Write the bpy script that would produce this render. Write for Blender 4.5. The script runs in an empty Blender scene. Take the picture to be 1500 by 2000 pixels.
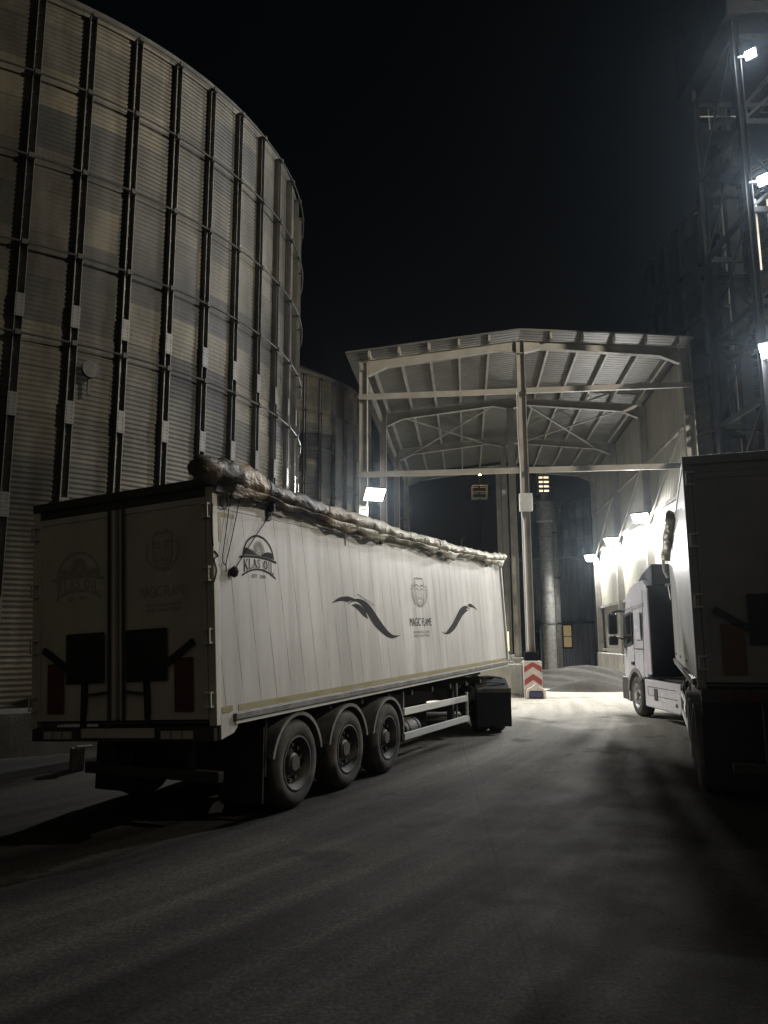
import bpy, math, random
from mathutils import Vector, Matrix
R = math.radians
PI = math.pi
sc = bpy.context.scene
COL = sc.collection
rnd = random.Random(7)

# ------------------------------------------------------------------ mesh builder
class MB:
    def __init__(s): s.v = []; s.f = []; s.uv = None
    def add(s, vs, fs):
        o = len(s.v); s.v += [tuple(p) for p in vs]; s.f += [tuple(o + i for i in f) for f in fs]; return s
    def box(s, a, b, m=None):
        x0, y0, z0 = a; x1, y1, z1 = b
        vs = [(x0,y0,z0),(x1,y0,z0),(x1,y1,z0),(x0,y1,z0),(x0,y0,z1),(x1,y0,z1),(x1,y1,z1),(x0,y1,z1)]
        if m is not None: vs = [m @ Vector(p) for p in vs]
        return s.add(vs, [(3,2,1,0),(4,5,6,7),(0,1,5,4),(1,2,6,5),(2,3,7,6),(3,0,4,7)])
    def beam(s, p, q, w, h, up=(0,0,1)):
        p, q = Vector(p), Vector(q); d = (q - p).normalized(); u = Vector(up)
        if abs(d.dot(u)) > .98: u = Vector((1,0,0)) if abs(d.x) < .9 else Vector((0,1,0))
        r = d.cross(u).normalized(); u = r.cross(d)
        vs = []
        for c in (p, q):
            for a, b in ((-1,-1),(1,-1),(1,1),(-1,1)): vs.append(c + r * (a*w/2) + u * (b*h/2))
        return s.add(vs, [(3,2,1,0),(4,5,6,7),(0,1,5,4),(1,2,6,5),(2,3,7,6),(3,0,4,7)])
    def hbeam(s, p, q, w, h, t=.02, up=(0,0,1)):
        """I-section: two flanges and a web"""
        p, q = Vector(p), Vector(q); d = (q - p).normalized(); u = Vector(up)
        r = d.cross(u).normalized(); u = r.cross(d)
        s.beam(p, q, t, h - 2*t, up)
        for k in (-1, 1): s.beam(p + u*(k*(h/2 - t/2)), q + u*(k*(h/2 - t/2)), w, t, up)
        return s
    def tube(s, pts, r, n=8, caps=True):
        pts = [Vector(p) for p in pts]; m = len(pts)
        rs = r if isinstance(r, (list, tuple)) else [r]*m
        d0 = (pts[1]-pts[0]).normalized(); ref = Vector((0,0,1)) if abs(d0.z) < .9 else Vector((1,0,0))
        a = d0.cross(ref).normalized(); vs = []
        for i in range(m):
            d = (pts[min(i+1,m-1)] - pts[max(i-1,0)]).normalized()
            a = (a - d*a.dot(d)).normalized(); b = d.cross(a)
            for k in range(n):
                t = 2*PI*k/n; vs.append(pts[i] + (a*math.cos(t) + b*math.sin(t))*rs[i])
        fs = [(i*n+k, i*n+(k+1)%n, (i+1)*n+(k+1)%n, (i+1)*n+k) for i in range(m-1) for k in range(n)]
        if caps: fs += [tuple(range(n-1,-1,-1)), tuple((m-1)*n+k for k in range(n))]
        return s.add(vs, fs)
    def cyl(s, p, q, r, n=16): return s.tube([p, q], r, n)
    def lathe(s, prof, c=(0,0,0), axis='Y', n=32, a0=0, a1=2*PI):
        """prof: (radius, along)"""
        full = abs(a1-a0-2*PI) < 1e-6; m = n if full else n+1; vs = []
        c = Vector(c)
        for r, y in prof:
            for k in range(m):
                t = a0 + (a1-a0)*k/n; x, z = r*math.cos(t), r*math.sin(t)
                vs.append(c + Vector((x,y,z) if axis == 'Y' else ((x,z,y) if axis == 'Z' else (y,x,z))))
        fs = []
        for i in range(len(prof)-1):
            for k in range(n if full else n):
                k2 = (k+1) % m
                fs.append((i*m+k, i*m+k2, (i+1)*m+k2, (i+1)*m+k))
        return s.add(vs, fs)
    def prism(s, poly, f0, f1):
        """poly list of 2-D points, f0/f1 map a 2-D point to the two caps"""
        n = len(poly); vs = [f0(*p) for p in poly] + [f1(*p) for p in poly]
        fs = [tuple(range(n-1,-1,-1)), tuple(range(n,2*n))] + [(i,(i+1)%n,n+(i+1)%n,n+i) for i in range(n)]
        return s.add(vs, fs)
    def build(s, name, mat, parent=None, smooth=False, bevel=0, mtx=None, autos=None):
        me = bpy.data.meshes.new(name); me.from_pydata([tuple(p) for p in s.v], [], s.f)
        import bmesh
        bm = bmesh.new(); bm.from_mesh(me); bmesh.ops.recalc_face_normals(bm, faces=bm.faces); bm.to_mesh(me); bm.free()
        me.materials.append(mat)
        if smooth or autos:
            me.polygons.foreach_set('use_smooth', [True]*len(me.polygons))
            if autos: me.set_sharp_from_angle(angle=R(autos))
        o = bpy.data.objects.new(name, me); COL.objects.link(o)
        if parent: o.parent = parent
        if mtx is not None: o.matrix_local = mtx
        if bevel:
            b = o.modifiers.new('bevel', 'BEVEL'); b.width = bevel; b.segments = 2; b.limit_method = 'ANGLE'; b.angle_limit = R(40)
        return o

def thing(name, label, cat, loc=(0,0,0), rotz=0, group=None):
    o = bpy.data.objects.new(name, None); COL.objects.link(o); o.empty_display_size = .2
    o.location = loc; o.rotation_euler = (0,0,rotz); o['label'] = label; o['category'] = cat
    if group: o['group'] = group
    return o
def tag(o, label, cat, group=None):
    o['label'] = label; o['category'] = cat
    if group: o['group'] = group
    return o
def copy_tree(o, parent=None):
    c = o.copy(); COL.objects.link(c)
    if parent: c.parent = parent
    for ch in list(o.children): copy_tree(ch, c)
    return c

# ------------------------------------------------------------------ materials
class NT:
    def __init__(s, name):
        s.m = bpy.data.materials.new(name); s.m.use_nodes = True; s.t = s.m.node_tree; s.n = s.t.nodes; s.n.clear()
        s.out = s.n.new('ShaderNodeOutputMaterial'); s.b = s.n.new('ShaderNodeBsdfPrincipled'); s.l(s.b.outputs[0], s.out.inputs[0])
        s.tc = s.n.new('ShaderNodeTexCoord')
    def l(s, a, b): s.t.links.new(a, b)
    def set(s, sock, v):
        if hasattr(v, 'is_output') or isinstance(v, bpy.types.NodeSocket): s.l(v, sock)
        elif isinstance(v, (tuple, list)) and len(v) == 3 and sock.type == 'RGBA': sock.default_value = (*v, 1)
        else: sock.default_value = v
    def map(s, scale=(1,1,1), src=None, rot=(0,0,0), loc=(0,0,0)):
        m = s.n.new('ShaderNodeMapping'); s.l(src or s.tc.outputs['Object'], m.inputs[0])
        m.inputs['Scale'].default_value = scale; m.inputs['Rotation'].default_value = rot; m.inputs['Location'].default_value = loc
        return m.outputs[0]
    def noise(s, vec, scale=5, detail=4, rough=.6, dist=0):
        n = s.n.new('ShaderNodeTexNoise'); s.l(vec, n.inputs['Vector']); n.inputs['Scale'].default_value = scale
        n.inputs['Detail'].default_value = detail; n.inputs['Roughness'].default_value = rough; n.inputs['Distortion'].default_value = dist
        return n.outputs[0]
    def ramp(s, fac, stops):
        r = s.n.new('ShaderNodeValToRGB'); s.l(fac, r.inputs[0]); e = r.color_ramp.elements
        while len(e) < len(stops): e.new(.5)
        for i, (p, c) in enumerate(stops):
            e[i].position = p; e[i].color = (*c, 1) if isinstance(c, (tuple, list)) else (c, c, c, 1)
        return r.outputs[0]
    def math(s, op, a, b=0, c=None):
        n = s.n.new('ShaderNodeMath'); n.operation = op; s.set(n.inputs[0], a); s.set(n.inputs[1], b)
        if c is not None: s.set(n.inputs[2], c)
        return n.outputs[0]
    def mix(s, f, a, b, mode='MIX'):
        n = s.n.new('ShaderNodeMix'); n.data_type = 'RGBA'; n.blend_type = mode
        s.set(n.inputs[0], f); s.set(n.inputs[6], a); s.set(n.inputs[7], b); return n.outputs[2]
    def sep(s, v):
        n = s.n.new('ShaderNodeSeparateXYZ'); s.l(v, n.inputs[0]); return n.outputs
    def comb(s, x, y, z=0):
        n = s.n.new('ShaderNodeCombineXYZ'); s.set(n.inputs[0], x); s.set(n.inputs[1], y); s.set(n.inputs[2], z); return n.outputs[0]
    def bump(s, h, dist=.01, strength=1):
        n = s.n.new('ShaderNodeBump'); s.l(h, n.inputs['Height']); n.inputs['Distance'].default_value = dist; n.inputs['Strength'].default_value = strength
        s.l(n.outputs[0], s.b.inputs['Normal']); return n
    def p(s, base=None, rough=None, metal=None, **k):
        if base is not None: s.set(s.b.inputs['Base Color'], base)
        if rough is not None: s.set(s.b.inputs['Roughness'], rough)
        if metal is not None: s.set(s.b.inputs['Metallic'], metal)
        for a, v in k.items(): s.set(s.b.inputs[a], v)
        return s.m

def weathered(name, c1, c2, scale=3, rough=(.5,.75), metal=0, stretch=(1,1,1), bump=.002, bscale=40, lo=.35, hi=.7):
    t = NT(name); v = t.map(stretch); f = t.noise(v, scale, 6)
    c = t.ramp(f, [(lo, c1), (hi, c2)])
    r = t.ramp(t.noise(v, scale*1.7, 4), [(.3, rough[0]), (.7, rough[1])])
    if bump: t.bump(t.noise(t.map(stretch), bscale, 3), bump)
    return t.p(c, r, metal)
def emis(name, col, strength):
    t = NT(name); e = t.n.new('ShaderNodeEmission'); e.inputs[0].default_value = (*col, 1); e.inputs[1].default_value = strength
    t.l(e.outputs[0], t.out.inputs[0]); return t.m

MAT = {}
MAT['concrete'] = weathered('concrete', (.42,.41,.38), (.27,.26,.24), 1.3, (.8,.95), bump=.006, bscale=25)
MAT['foundation'] = weathered('foundation_concrete', (.22,.20,.17), (.13,.12,.10), 1.1, (.8,.95), bump=.006, bscale=20)
MAT['steel_cream'] = weathered('shed_steel', (.355,.34,.305), (.235,.225,.20), 1.5, (.5,.7), bump=0)
MAT['dark_steel'] = weathered('dark_steel', (.06,.06,.06), (.03,.03,.03), 2, (.5,.7), bump=0)
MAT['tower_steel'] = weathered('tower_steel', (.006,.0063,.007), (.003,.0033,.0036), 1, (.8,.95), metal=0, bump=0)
MAT['galv'] = weathered('galvanised_post', (.17,.17,.16), (.09,.09,.086), 2, (.45,.62), metal=.5, bump=0)
MAT['ring'] = weathered('dull_zinc', (.045,.044,.042), (.025,.025,.024), 2, (.6,.75), metal=.2, bump=0)
MAT['galv_plate'] = weathered('galvanised_plate', (.12,.12,.115), (.08,.08,.077), 3, (.5,.62), metal=.3, bump=0)
MAT['rubber'] = weathered('tyre_rubber', (.12,.113,.10), (.05,.047,.043), 4, (.75,.95), bump=.002, bscale=60)
MAT['rim'] = weathered('rim_steel', (.14,.135,.125), (.045,.043,.04), 6, (.5,.75), metal=.3, bump=0)
MAT['rim_bright'] = weathered('rim_alloy', (.6,.6,.6), (.35,.35,.35), 6, (.3,.45), metal=.9, bump=0)
MAT['black'] = weathered('black_plastic', (.022,.022,.022), (.012,.012,.012), 5, (.4,.65), bump=.001)
MAT['black_dusty'] = weathered('dusty_black_plastic', (.05,.048,.044), (.018,.018,.018), 4, (.5,.7), bump=.001)
MAT['mudguard'] = weathered('grey_mudguard', (.22,.215,.20), (.10,.10,.095), 5, (.45,.7), bump=0)
MAT['guard'] = weathered('guard_rail_aluminium', (.72,.72,.68), (.55,.55,.52), 4, (.4,.55), metal=.1, stretch=(.3,1,1), bump=0)
MAT['frame_red'] = weathered('chassis_paint', (.045,.035,.03), (.02,.018,.017), 3, (.6,.8), bump=0)
MAT['decal'] = weathered('decal_grey', (.05,.045,.05), (.032,.029,.033), 8, (.8,.9), bump=0)
MAT['decal_faint'] = weathered('decal_faded', (.20,.195,.19), (.32,.31,.305), 10, (.8,.9), bump=0)
MAT['decal_rear'] = weathered('decal_rear_worn', (.38,.365,.32), (.46,.44,.39), 10, (.7,.9), bump=0)
MAT['decal_light'] = weathered('decal_pale', (.5,.49,.46), (.42,.41,.39), 10, (.4,.6), bump=0)
MAT['yellow'] = weathered('yellow_tape', (.28,.235,.09), (.36,.335,.24), 3, (.4,.6), stretch=(.6,1,4), bump=0)
MAT['red_plate'] = weathered('red_marker', (.13,.035,.022), (.075,.028,.02), 6, (.4,.6), bump=0)
MAT['amber_plate'] = weathered('amber_marker', (.17,.085,.035), (.11,.06,.03), 6, (.4,.6), bump=0)
MAT['red_lens'] = weathered('red_lens', (.12,.012,.01), (.08,.01,.008), 6, (.15,.25), bump=0)
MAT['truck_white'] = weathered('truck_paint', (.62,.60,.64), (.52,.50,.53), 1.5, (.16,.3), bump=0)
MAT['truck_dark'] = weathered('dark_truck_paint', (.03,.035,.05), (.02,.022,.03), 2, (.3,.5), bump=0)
MAT['rope'] = weathered('rope', (.03,.028,.025), (.02,.02,.02), 20, (.8,.9), bump=0)
MAT['paper'] = weathered('paper', (.75,.74,.72), (.55,.54,.52), 12, (.7,.9), bump=0)
MAT['stone'] = weathered('stone', (.2,.17,.14), (.10,.09,.08), 8, (.8,.95), bump=.01, bscale=12)
MAT['chev_red'] = weathered('chevron_red', (.36,.07,.06), (.24,.06,.05), 5, (.5,.7), bump=0)
MAT['chev_white'] = weathered('chevron_white', (.62,.56,.52), (.45,.41,.38), 5, (.5,.7), bump=0)
MAT['enamel'] = weathered('grey_enamel', (.55,.56,.54), (.45,.46,.45), 3, (.4,.55), bump=0)
MAT['lamp_body'] = weathered('lamp_housing', (.10,.10,.10), (.06,.06,.06), 5, (.4,.6), metal=.5, bump=0)
MAT['panel_pale'] = weathered('pale_panel', (.55,.54,.46), (.42,.41,.36), 2, (.5,.7), bump=0)
for nm_ in ('decal','decal_faint','decal_light','rubber','tower_steel'):
    if nm_ in MAT: MAT[nm_].node_tree.nodes['Principled BSDF'].inputs['Specular IOR Level'].default_value = .15
t = NT('glass_dark'); MAT['glass'] = t.p((.012,.014,.016), .06, 0)
t = NT('blue_plastic'); MAT['blue'] = t.p((.06,.06,.13), .5, 0)
COOL = (.90, .95, 1.0)
MAT['led'] = emis('led_lens', (1.0,.985,.95), 1300)
MAT['led_big'] = emis('led_lens_main', (.97,.98,1.0), 1100)
MAT['led_front'] = emis('led_lens_front', (1.0,.97,.90), 350)
MAT['led_tower'] = emis('led_lens_tower', (.92,.96,1.0), 3300)
MAT['sodium'] = emis('sodium_lens', (1.0,.62,.26), 120)
MAT['warm_flood'] = emis('warm_flood_lens', (1.0,.89,.72), 11500)
MAT['warm_window'] = emis('warm_window', (1.0,.72,.32), .22)
MAT['tube'] = emis('tube_light', (1.0,.80,.5), 1.6)

# corrugated galvanised wall (panels from UV: u metres round, v metres up)
def silo_mat():
    t = NT('corrugated_galvanised'); uv = t.n.new('ShaderNodeUVMap'); uv.uv_map = 'UVMap'
    br = t.n.new('ShaderNodeTexBrick'); t.l(uv.outputs[0], br.inputs['Vector'])
    br.inputs['Scale'].default_value = 1; br.inputs['Mortar Size'].default_value = .012; br.inputs['Mortar Smooth'].default_value = .2
    br.inputs['Brick Width'].default_value = 2.026; br.inputs['Row Height'].default_value = .91; br.offset = .5
    br.inputs['Color1'].default_value = (.130,.118,.090,1); br.inputs['Color2'].default_value = (.042,.043,.044,1); br.inputs['Mortar'].default_value = (.05,.05,.05,1)
    n1 = t.noise(t.map((.9,.9,.35)), 1.2, 5); n2 = t.noise(t.map((6,6,.7)), 1.5, 4)
    dirt = t.ramp(n1, [(.34, .5), (.5, .85), (.64, 1.25)]); st = t.ramp(n2, [(.3, .8), (.7, 1)])
    c = t.mix(1, t.mix(1, br.outputs[0], dirt, 'MULTIPLY'), st, 'MULTIPLY')
    r = t.math('ADD', t.math('MULTIPLY', br.outputs[0], -.35), .62)
    return t.p(c, r, .45)
MAT['silo'] = silo_mat()

def side_mat(name, a, b, slant, period, x_len):
    t = NT(name); x, y, z = t.sep(t.tc.outputs['Object'])[:3]
    streak = t.mix(.5, t.noise(t.map((2.2,1,.10)), 1.6, 6, .65), t.noise(t.map((.55,1,.06)), 1.6, 3, .5)); blot = t.noise(t.map((.5,1,.6)), 1.2, 4)
    c = t.mix(t.ramp(streak, [(.40, 0), (.60, 1)]), a, b)
    c = t.mix(t.math('MULTIPLY', t.ramp(blot, [(.4, 0), (.75, 1)]), .55), c, tuple(q*.8 for q in b))
    low = t.n.new('ShaderNodeMapRange'); t.l(z, low.inputs[0]); low.inputs[1].default_value = 1.1; low.inputs[2].default_value = 2.1; low.inputs[3].default_value = .35; low.inputs[4].default_value = 0
    grime = t.math('MULTIPLY', low.outputs[0], t.ramp(t.noise(t.map((1.2,1,.5)), 1.5, 5), [(.3,.3),(.7,1)]))
    c = t.mix(grime, c, (.34,.31,.25))
    u = t.math('ADD', x, t.math('MULTIPLY', t.math('SUBTRACT', z, 2.3), slant))
    fr = t.math('FRACT', t.math('DIVIDE', u, period)); line = t.math('LESS_THAN', fr, .040)
    brk = t.ramp(t.noise(t.map((3,1,1.3)), 2, 3), [(.38, .15), (.55, .85)])
    c = t.mix(t.math('MULTIPLY', line, brk), c, (.16,.155,.145))
    r = t.ramp(t.noise(t.map((5,1,.15)), 2, 4), [(.3, .30), (.75, .55)])
    h = t.math('ADD', t.math('MULTIPLY', t.noise(t.map((9,1,.08)), 1.2, 2), .7), t.math('MULTIPLY', t.math('SINE', t.math('MULTIPLY', u, 2*PI/period)), .12))
    t.bump(h, .0035, .6)
    return t.p(c, r, 0)
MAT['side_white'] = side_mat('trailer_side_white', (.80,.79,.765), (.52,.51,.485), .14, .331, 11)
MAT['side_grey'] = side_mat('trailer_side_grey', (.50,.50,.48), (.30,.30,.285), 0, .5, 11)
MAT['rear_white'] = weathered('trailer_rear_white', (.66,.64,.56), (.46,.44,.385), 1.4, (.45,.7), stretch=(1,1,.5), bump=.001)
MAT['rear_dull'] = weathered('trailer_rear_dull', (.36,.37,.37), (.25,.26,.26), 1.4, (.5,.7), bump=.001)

def cladding(name, c1, c2, axis, period, amp):
    t = NT(name); s = t.sep(t.tc.outputs['Object']); f = t.noise(t.map((1,1,.35)), .9, 5)
    c = t.ramp(f, [(.35, c1), (.7, c2)])
    w = t.math('SINE', t.math('MULTIPLY', s[axis], 2*PI/period)); w = t.math('MAXIMUM', t.math('MINIMUM', t.math('MULTIPLY', w, 2.2), 1), -1)
    t.bump(w, amp, 1); return t.p(c, .5, .2)
MAT['clad'] = cladding('shed_cladding', (.50,.48,.40), (.36,.345,.29), 1, .25, .03)
MAT['dark_clad'] = cladding('dark_cladding', (.13,.14,.155), (.07,.075,.085), 0, .4, .04)
MAT['roofsheet'] = cladding('shed_roof_sheet', (.155,.15,.132), (.105,.10,.09), 1, .25, .03)

def tarp_mat():
    t = NT('tarpaulin'); v = t.map((.9,1,1)); x = t.sep(t.tc.outputs['Object'])[0]
    f = t.noise(t.map((1.3,.6,.6)), 1.1, 2, .4, .6)
    rf = t.n.new('ShaderNodeMapRange'); t.l(x, rf.inputs[0]); rf.inputs[1].default_value = 2.0; rf.inputs[2].default_value = 4.0; rf.inputs[3].default_value = 0; rf.inputs[4].default_value = 1
    camo = t.ramp(f, [(.38, (.045,.042,.03)), (.46, (.17,.125,.075)), (.56, (.36,.26,.16)), (.66, (.14,.13,.085))])
    plain = t.ramp(t.noise(v, 3, 5), [(.35, (.46,.42,.32)), (.7, (.30,.275,.21))])
    c = t.mix(rf.outputs[0], camo, plain)
    t.bump(t.noise(t.map((3,5,5)), 1.9, 4, .5, 2.2), .05, .55)
    return t.p(c, .48, 0)
MAT['tarp'] = tarp_mat()

def heap_mat():
    t = NT('grain_heap'); f = t.noise(t.map(), 2.5, 8, .75)
    t.bump(t.noise(t.map(), 30, 4, .8), .05, 1)
    return t.p(t.ramp(f, [(.3, (.045,.041,.036)), (.7, (.085,.078,.068))]), .95, 0)
MAT['heap'] = heap_mat()

def ground_mat():
    t = NT('yard_ground'); x, y, z = t.sep(t.tc.outputs['Object'])[:3]
    dx = t.math('ADD', x, 40); dy = t.math('SUBTRACT', y, 33)
    r = t.math('SQRT', t.math('ADD', t.math('MULTIPLY', dx, dx), t.math('MULTIPLY', dy, dy)))
    an = t.math('MULTIPLY', t.math('ARCTAN2', dy, dx), 46)
    tv = t.comb(t.math('MULTIPLY', r, 1.15), t.math('MULTIPLY', an, .075), 0)
    tr = t.noise(tv, 1.6, 4, .5, .05)
    tracks = t.ramp(tr, [(.34, .45), (.45, .8), (.55, 1.1), (.67, 1.75)])
    big = t.ramp(t.noise(t.map(), .22, 5, .65), [(.35, .90), (.65, 1.10)])
    fine = t.mix(1, t.ramp(t.noise(t.map(), 9, 8, .75), [(.3, .72), (.7, 1.25)]), t.ramp(t.noise(t.map(), 34, 4, .8), [(.30, .45), (.5, 1), (.66, 1.9)]), 'MULTIPLY')
    base = t.mix(1, t.mix(1, (.042,.0395,.034), tracks, 'MULTIPLY'), big, 'MULTIPLY')
    # dusty apron before the shed, paler to paint in the lamps' pool of light
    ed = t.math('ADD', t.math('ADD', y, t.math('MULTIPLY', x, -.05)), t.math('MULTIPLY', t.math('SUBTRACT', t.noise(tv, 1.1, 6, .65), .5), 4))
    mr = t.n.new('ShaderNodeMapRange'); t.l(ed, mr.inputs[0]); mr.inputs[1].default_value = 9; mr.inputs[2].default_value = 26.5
    dust_lit = t.mix(t.ramp(tr, [(.35, 0), (.7, 1)]), (.36,.34,.29), (.56,.53,.46))
    c = t.mix(t.math('POWER', mr.outputs[0], 1.45), base, dust_lit)
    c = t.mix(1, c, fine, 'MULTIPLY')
    # expansion joints of the slab
    jx = t.math('ABSOLUTE', t.math('SUBTRACT', t.math('FRACT', t.math('DIVIDE', t.math('ADD', t.math('ADD', x, t.math('MULTIPLY', y, -.06)), 20.45), 6.0)), .5))
    joint = t.ramp(t.math('MULTIPLY', jx, 6.0), [(.004, .72), (.012, 1)])
    c = t.mix(1, c, joint, 'MULTIPLY')
    oil = t.ramp(t.noise(t.map((1,1,1)), .9, 3, .5), [(.63, 1), (.66, .62), (.72, .5)])
    c = t.mix(1, c, oil, 'MULTIPLY')
    rr = t.ramp(t.noise(t.map(), 1.3, 5), [(.3, .80), (.7, .97)])
    s_ = t.b.inputs['Specular IOR Level']; s_.default_value = .12
    t.bump(t.noise(t.map(), 26, 6, .75), .006, .7)
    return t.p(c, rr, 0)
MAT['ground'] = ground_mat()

# ------------------------------------------------------------------ ground
g = MB(); N = 40; S = 240
for i in range(N+1):
    for j in range(N+1): g.v.append((-S/2 + S*i/N, -40 + S*j/N, 0))
g.f = [(i*(N+1)+j, (i+1)*(N+1)+j, (i+1)*(N+1)+j+1, i*(N+1)+j+1) for i in range(N) for j in range(N)]
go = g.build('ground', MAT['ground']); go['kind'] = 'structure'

# ------------------------------------------------------------------ silos
SR, SZ0, SZ1, NP = 9.25, .8, 15.26, 58
DT = 2*PI/NP; SA0 = .671
def make_silo(label):
    root = thing('grain_silo', label, 'silo', (-11.894, 21.752, 0), 0, 'corrugated grain silos')
    # corrugated wall, real waves
    per, cols = .1, NP*4; rows = int(round((SZ1-SZ0)/per))*4
    me = bpy.data.meshes.new('wall'); vs = []; fs = []; uvs = []
    for i in range(rows+1):
        z = SZ0 + (SZ1-SZ0)*i/rows; rr = SR + .011*math.sin(2*PI*i/4 + .4)
        for k in range(cols): a = 2*PI*k/cols; vs.append((rr*math.sin(a), -rr*math.cos(a), z))
    for i in range(rows):
        for k in range(cols):
            k2 = (k+1) % cols; fs.append((i*cols+k, i*cols+k2, (i+1)*cols+k2, (i+1)*cols+k))
            u0, u1 = (k/cols)*2*PI*9.353, ((k+1)/cols)*2*PI*9.353
            v0, v1 = (SZ1-SZ0)*i/rows, (SZ1-SZ0)*(i+1)/rows
            uvs += [u0,v0,u1,v0,u1,v1,u0,v1]
    me.from_pydata(vs, [], fs); uvl = me.uv_layers.new(name='UVMap'); uvl.data.foreach_set('uv', uvs)
    me.polygons.foreach_set('use_smooth', [True]*len(me.polygons)); me.materials.append(MAT['silo'])
    w = bpy.data.objects.new('wall', me); COL.objects.link(w); w.parent = root
    MB().lathe([(0,.0),(9.7,.0),(9.7,.74),(9.62,.8),(9.0,.8)], axis='Z', n=116).build('foundation', MAT['foundation'], root)
    MB().lathe([(9.25,15.2),(9.27,15.27),(9.2,15.33),(1.2,19.6),(1.2,20.0),(.0,20.2)], axis='Z', n=116).build('roof', MAT['ring'], root, autos=30)
    # open channel posts, shared mesh turned round the wall
    pm = MB(); w2, d, th = .075, .105, .01
    pm.box((-w2, -(SR+.022), SZ0), (w2, -(SR+.012), SZ1-.22))
    for sx in (-1, 1): pm.box((sx*w2-(th if sx > 0 else 0), -(SR+.022+d), SZ0), (sx*w2+(th if sx < 0 else 0), -(SR+.022), SZ1-.22))
    for z in [SZ0+.3*i for i in range(48)]: pm.box((-w2+.012, -(SR+.034), z), (w2-.012, -(SR+.022), z+.03))
    first = None; sm = None
    sp = MB(); sp.box((-.085, -(SR+.145), 0), (.085, -(SR+.128), .46))
    for q in range(6):
        for sx in (-.05, .05): sp.cyl((sx, -(SR+.156), .05+.072*q), (sx, -(SR+.145), .05+.072*q), .011, 6)
    for k in range(NP):
        a = SA0 + (k-29)*DT
        if first is None: first = pm.build('stiffener_post', MAT['galv'], root); o = first
        else: o = first.copy(); COL.objects.link(o); o.parent = root
        o.rotation_euler = (0,0,a)
        if -8 <= k-29 <= 14:
            for z in (8.05, 6.1, 4.2, 2.3):
                if sm is None: sm = sp.build('splice_plate', MAT['galv_plate'], o); c = sm
                else: c = sm.copy(); COL.objects.link(c); c.parent = o
                c.location = (0,0,z)
    for j in range(-1, 4):
        z = 13.182 - 1.822*j; rb = MB()
        rb.tube([((SR+.175)*math.sin(2*PI*k/232), -(SR+.175)*math.cos(2*PI*k/232), z) for k in range(233)], .022, 6, caps=False)
        for k in range(NP):
            a = SA0 + k*DT; p = Vector(((SR+.16)*math.sin(a), -(SR+.16)*math.cos(a), z)); rb.box((-.05,-.05,-.05),(.05,.05,.05), Matrix.Translation(p) @ Matrix.Rotation(a,4,'Z'))
        rb.build('wind_ring', MAT['ring'], root, smooth=False)
    return root
silo = make_silo('large corrugated silo towering behind the white trailer at left')
s2 = copy_tree(silo); s2.location = (-10.07, 43.574, 0); s2['label'] = 'distant silo seen between the large silo and the open shed'
s2.rotation_euler = (0,0,.728-SA0)
s3 = copy_tree(silo); s3.location = (26.0, 34.6, 0); s3.scale = (1.358,)*3; s3.rotation_euler = (0,0,.3); s3['label'] = 'dark silo rising at right behind the shed and lattice tower'
s4 = copy_tree(silo); s4.location = (26.5, 78.0, 0); s4['label'] = 'dim silo seen through the open far end of the shed'
rf = thing('round_fitting', 'small round dark fitting on a post of the large silo', 'fitting', (0,0,0))
a = SA0 - 0*DT + .035; nrm = Vector((math.sin(a), -math.cos(a), 0)); c = Vector((-11.894, 21.752, 7.25)) + nrm*(SR+.14)
MB().cyl(c, c+nrm*.10, .17, 20).build('cover', MAT['black'], rf, autos=40)
MB().beam(c-Vector((0,0,.5)), c, .05, .05, nrm).build('bracket', MAT['black'], rf)

# ------------------------------------------------------------------ shed
SO = Vector((4.92, 27.6, 0)); SROT = R(-6.0)
shed = thing('loading_shed', 'tall open steel shed with gabled roof and rows of columns', 'shed', SO, SROT)
CX = .2; XL, XR = CX-5.9, CX+5.9; BAY = 7.0; NF = 4; SL = (13.05-12.5)/5.9
def rz(x): return 13.05 - SL*abs(x-CX)                 # top of rafter
# roof sheets
m = MB()
for sx in (-1, 1):
    xe = CX + (-6.55 if sx < 0 else 6.2)
    p = [(CX, rz(CX)+.27), (xe, rz(xe)+.27), (xe, rz(xe)+.33), (CX, rz(CX)+.33)]
    m.prism(p, lambda x, z: (x, -.38, z), lambda x, z: (x, 3*BAY+.38, z))
m.build('roof', MAT['roofsheet'], shed)
for i in range(NF):
    Y = BAY*i
    for x, nm in ((XL,'column'), (XR,'column'), (CX,'column')):
        z0 = 1.22 if not (x == CX and i == 0) else 1.55
        MB().hbeam((x, Y, z0), (x, Y, rz(x)-.05), .26, .30, .02, (1,0,0)).build(nm, MAT['steel_cream'], shed)
    for sx in (-1, 1):
        rm = MB(); xe = CX + sx*5.72
        low = [(CX, rz(CX)-.52), (CX+sx*.75, rz(CX)-.36), (CX+sx*5.0, rz(CX+sx*5.0)-.36), (xe, rz(xe)-.62)]
        top = [(xe, rz(xe)-.01), (CX, rz(CX)-.01)]
        rm.prism(low+top, lambda x, z: (x, Y-.012, z), lambda x, z: (x, Y+.012, z))
        for (x0,z0),(x1,z1) in zip(low[:-1], low[1:]): rm.beam((x0,Y,z0-.012),(x1,Y,z1-.012), .22, .022)
        rm.beam((top[0][0],Y,top[0][1]),(top[1][0],Y,top[1][1]), .22, .022)
        rm.build('rafter', MAT['steel_cream'], shed)
for k in range(-5, 6):                                # purlins along the shed
    if k == 0: continue
    x = CX + k*1.13; MB().beam((x,-.34,rz(x)+.135),(x,3*BAY+.34,rz(x)+.135), .09, .25).build('purlin', MAT['steel_cream'], shed)
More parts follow.
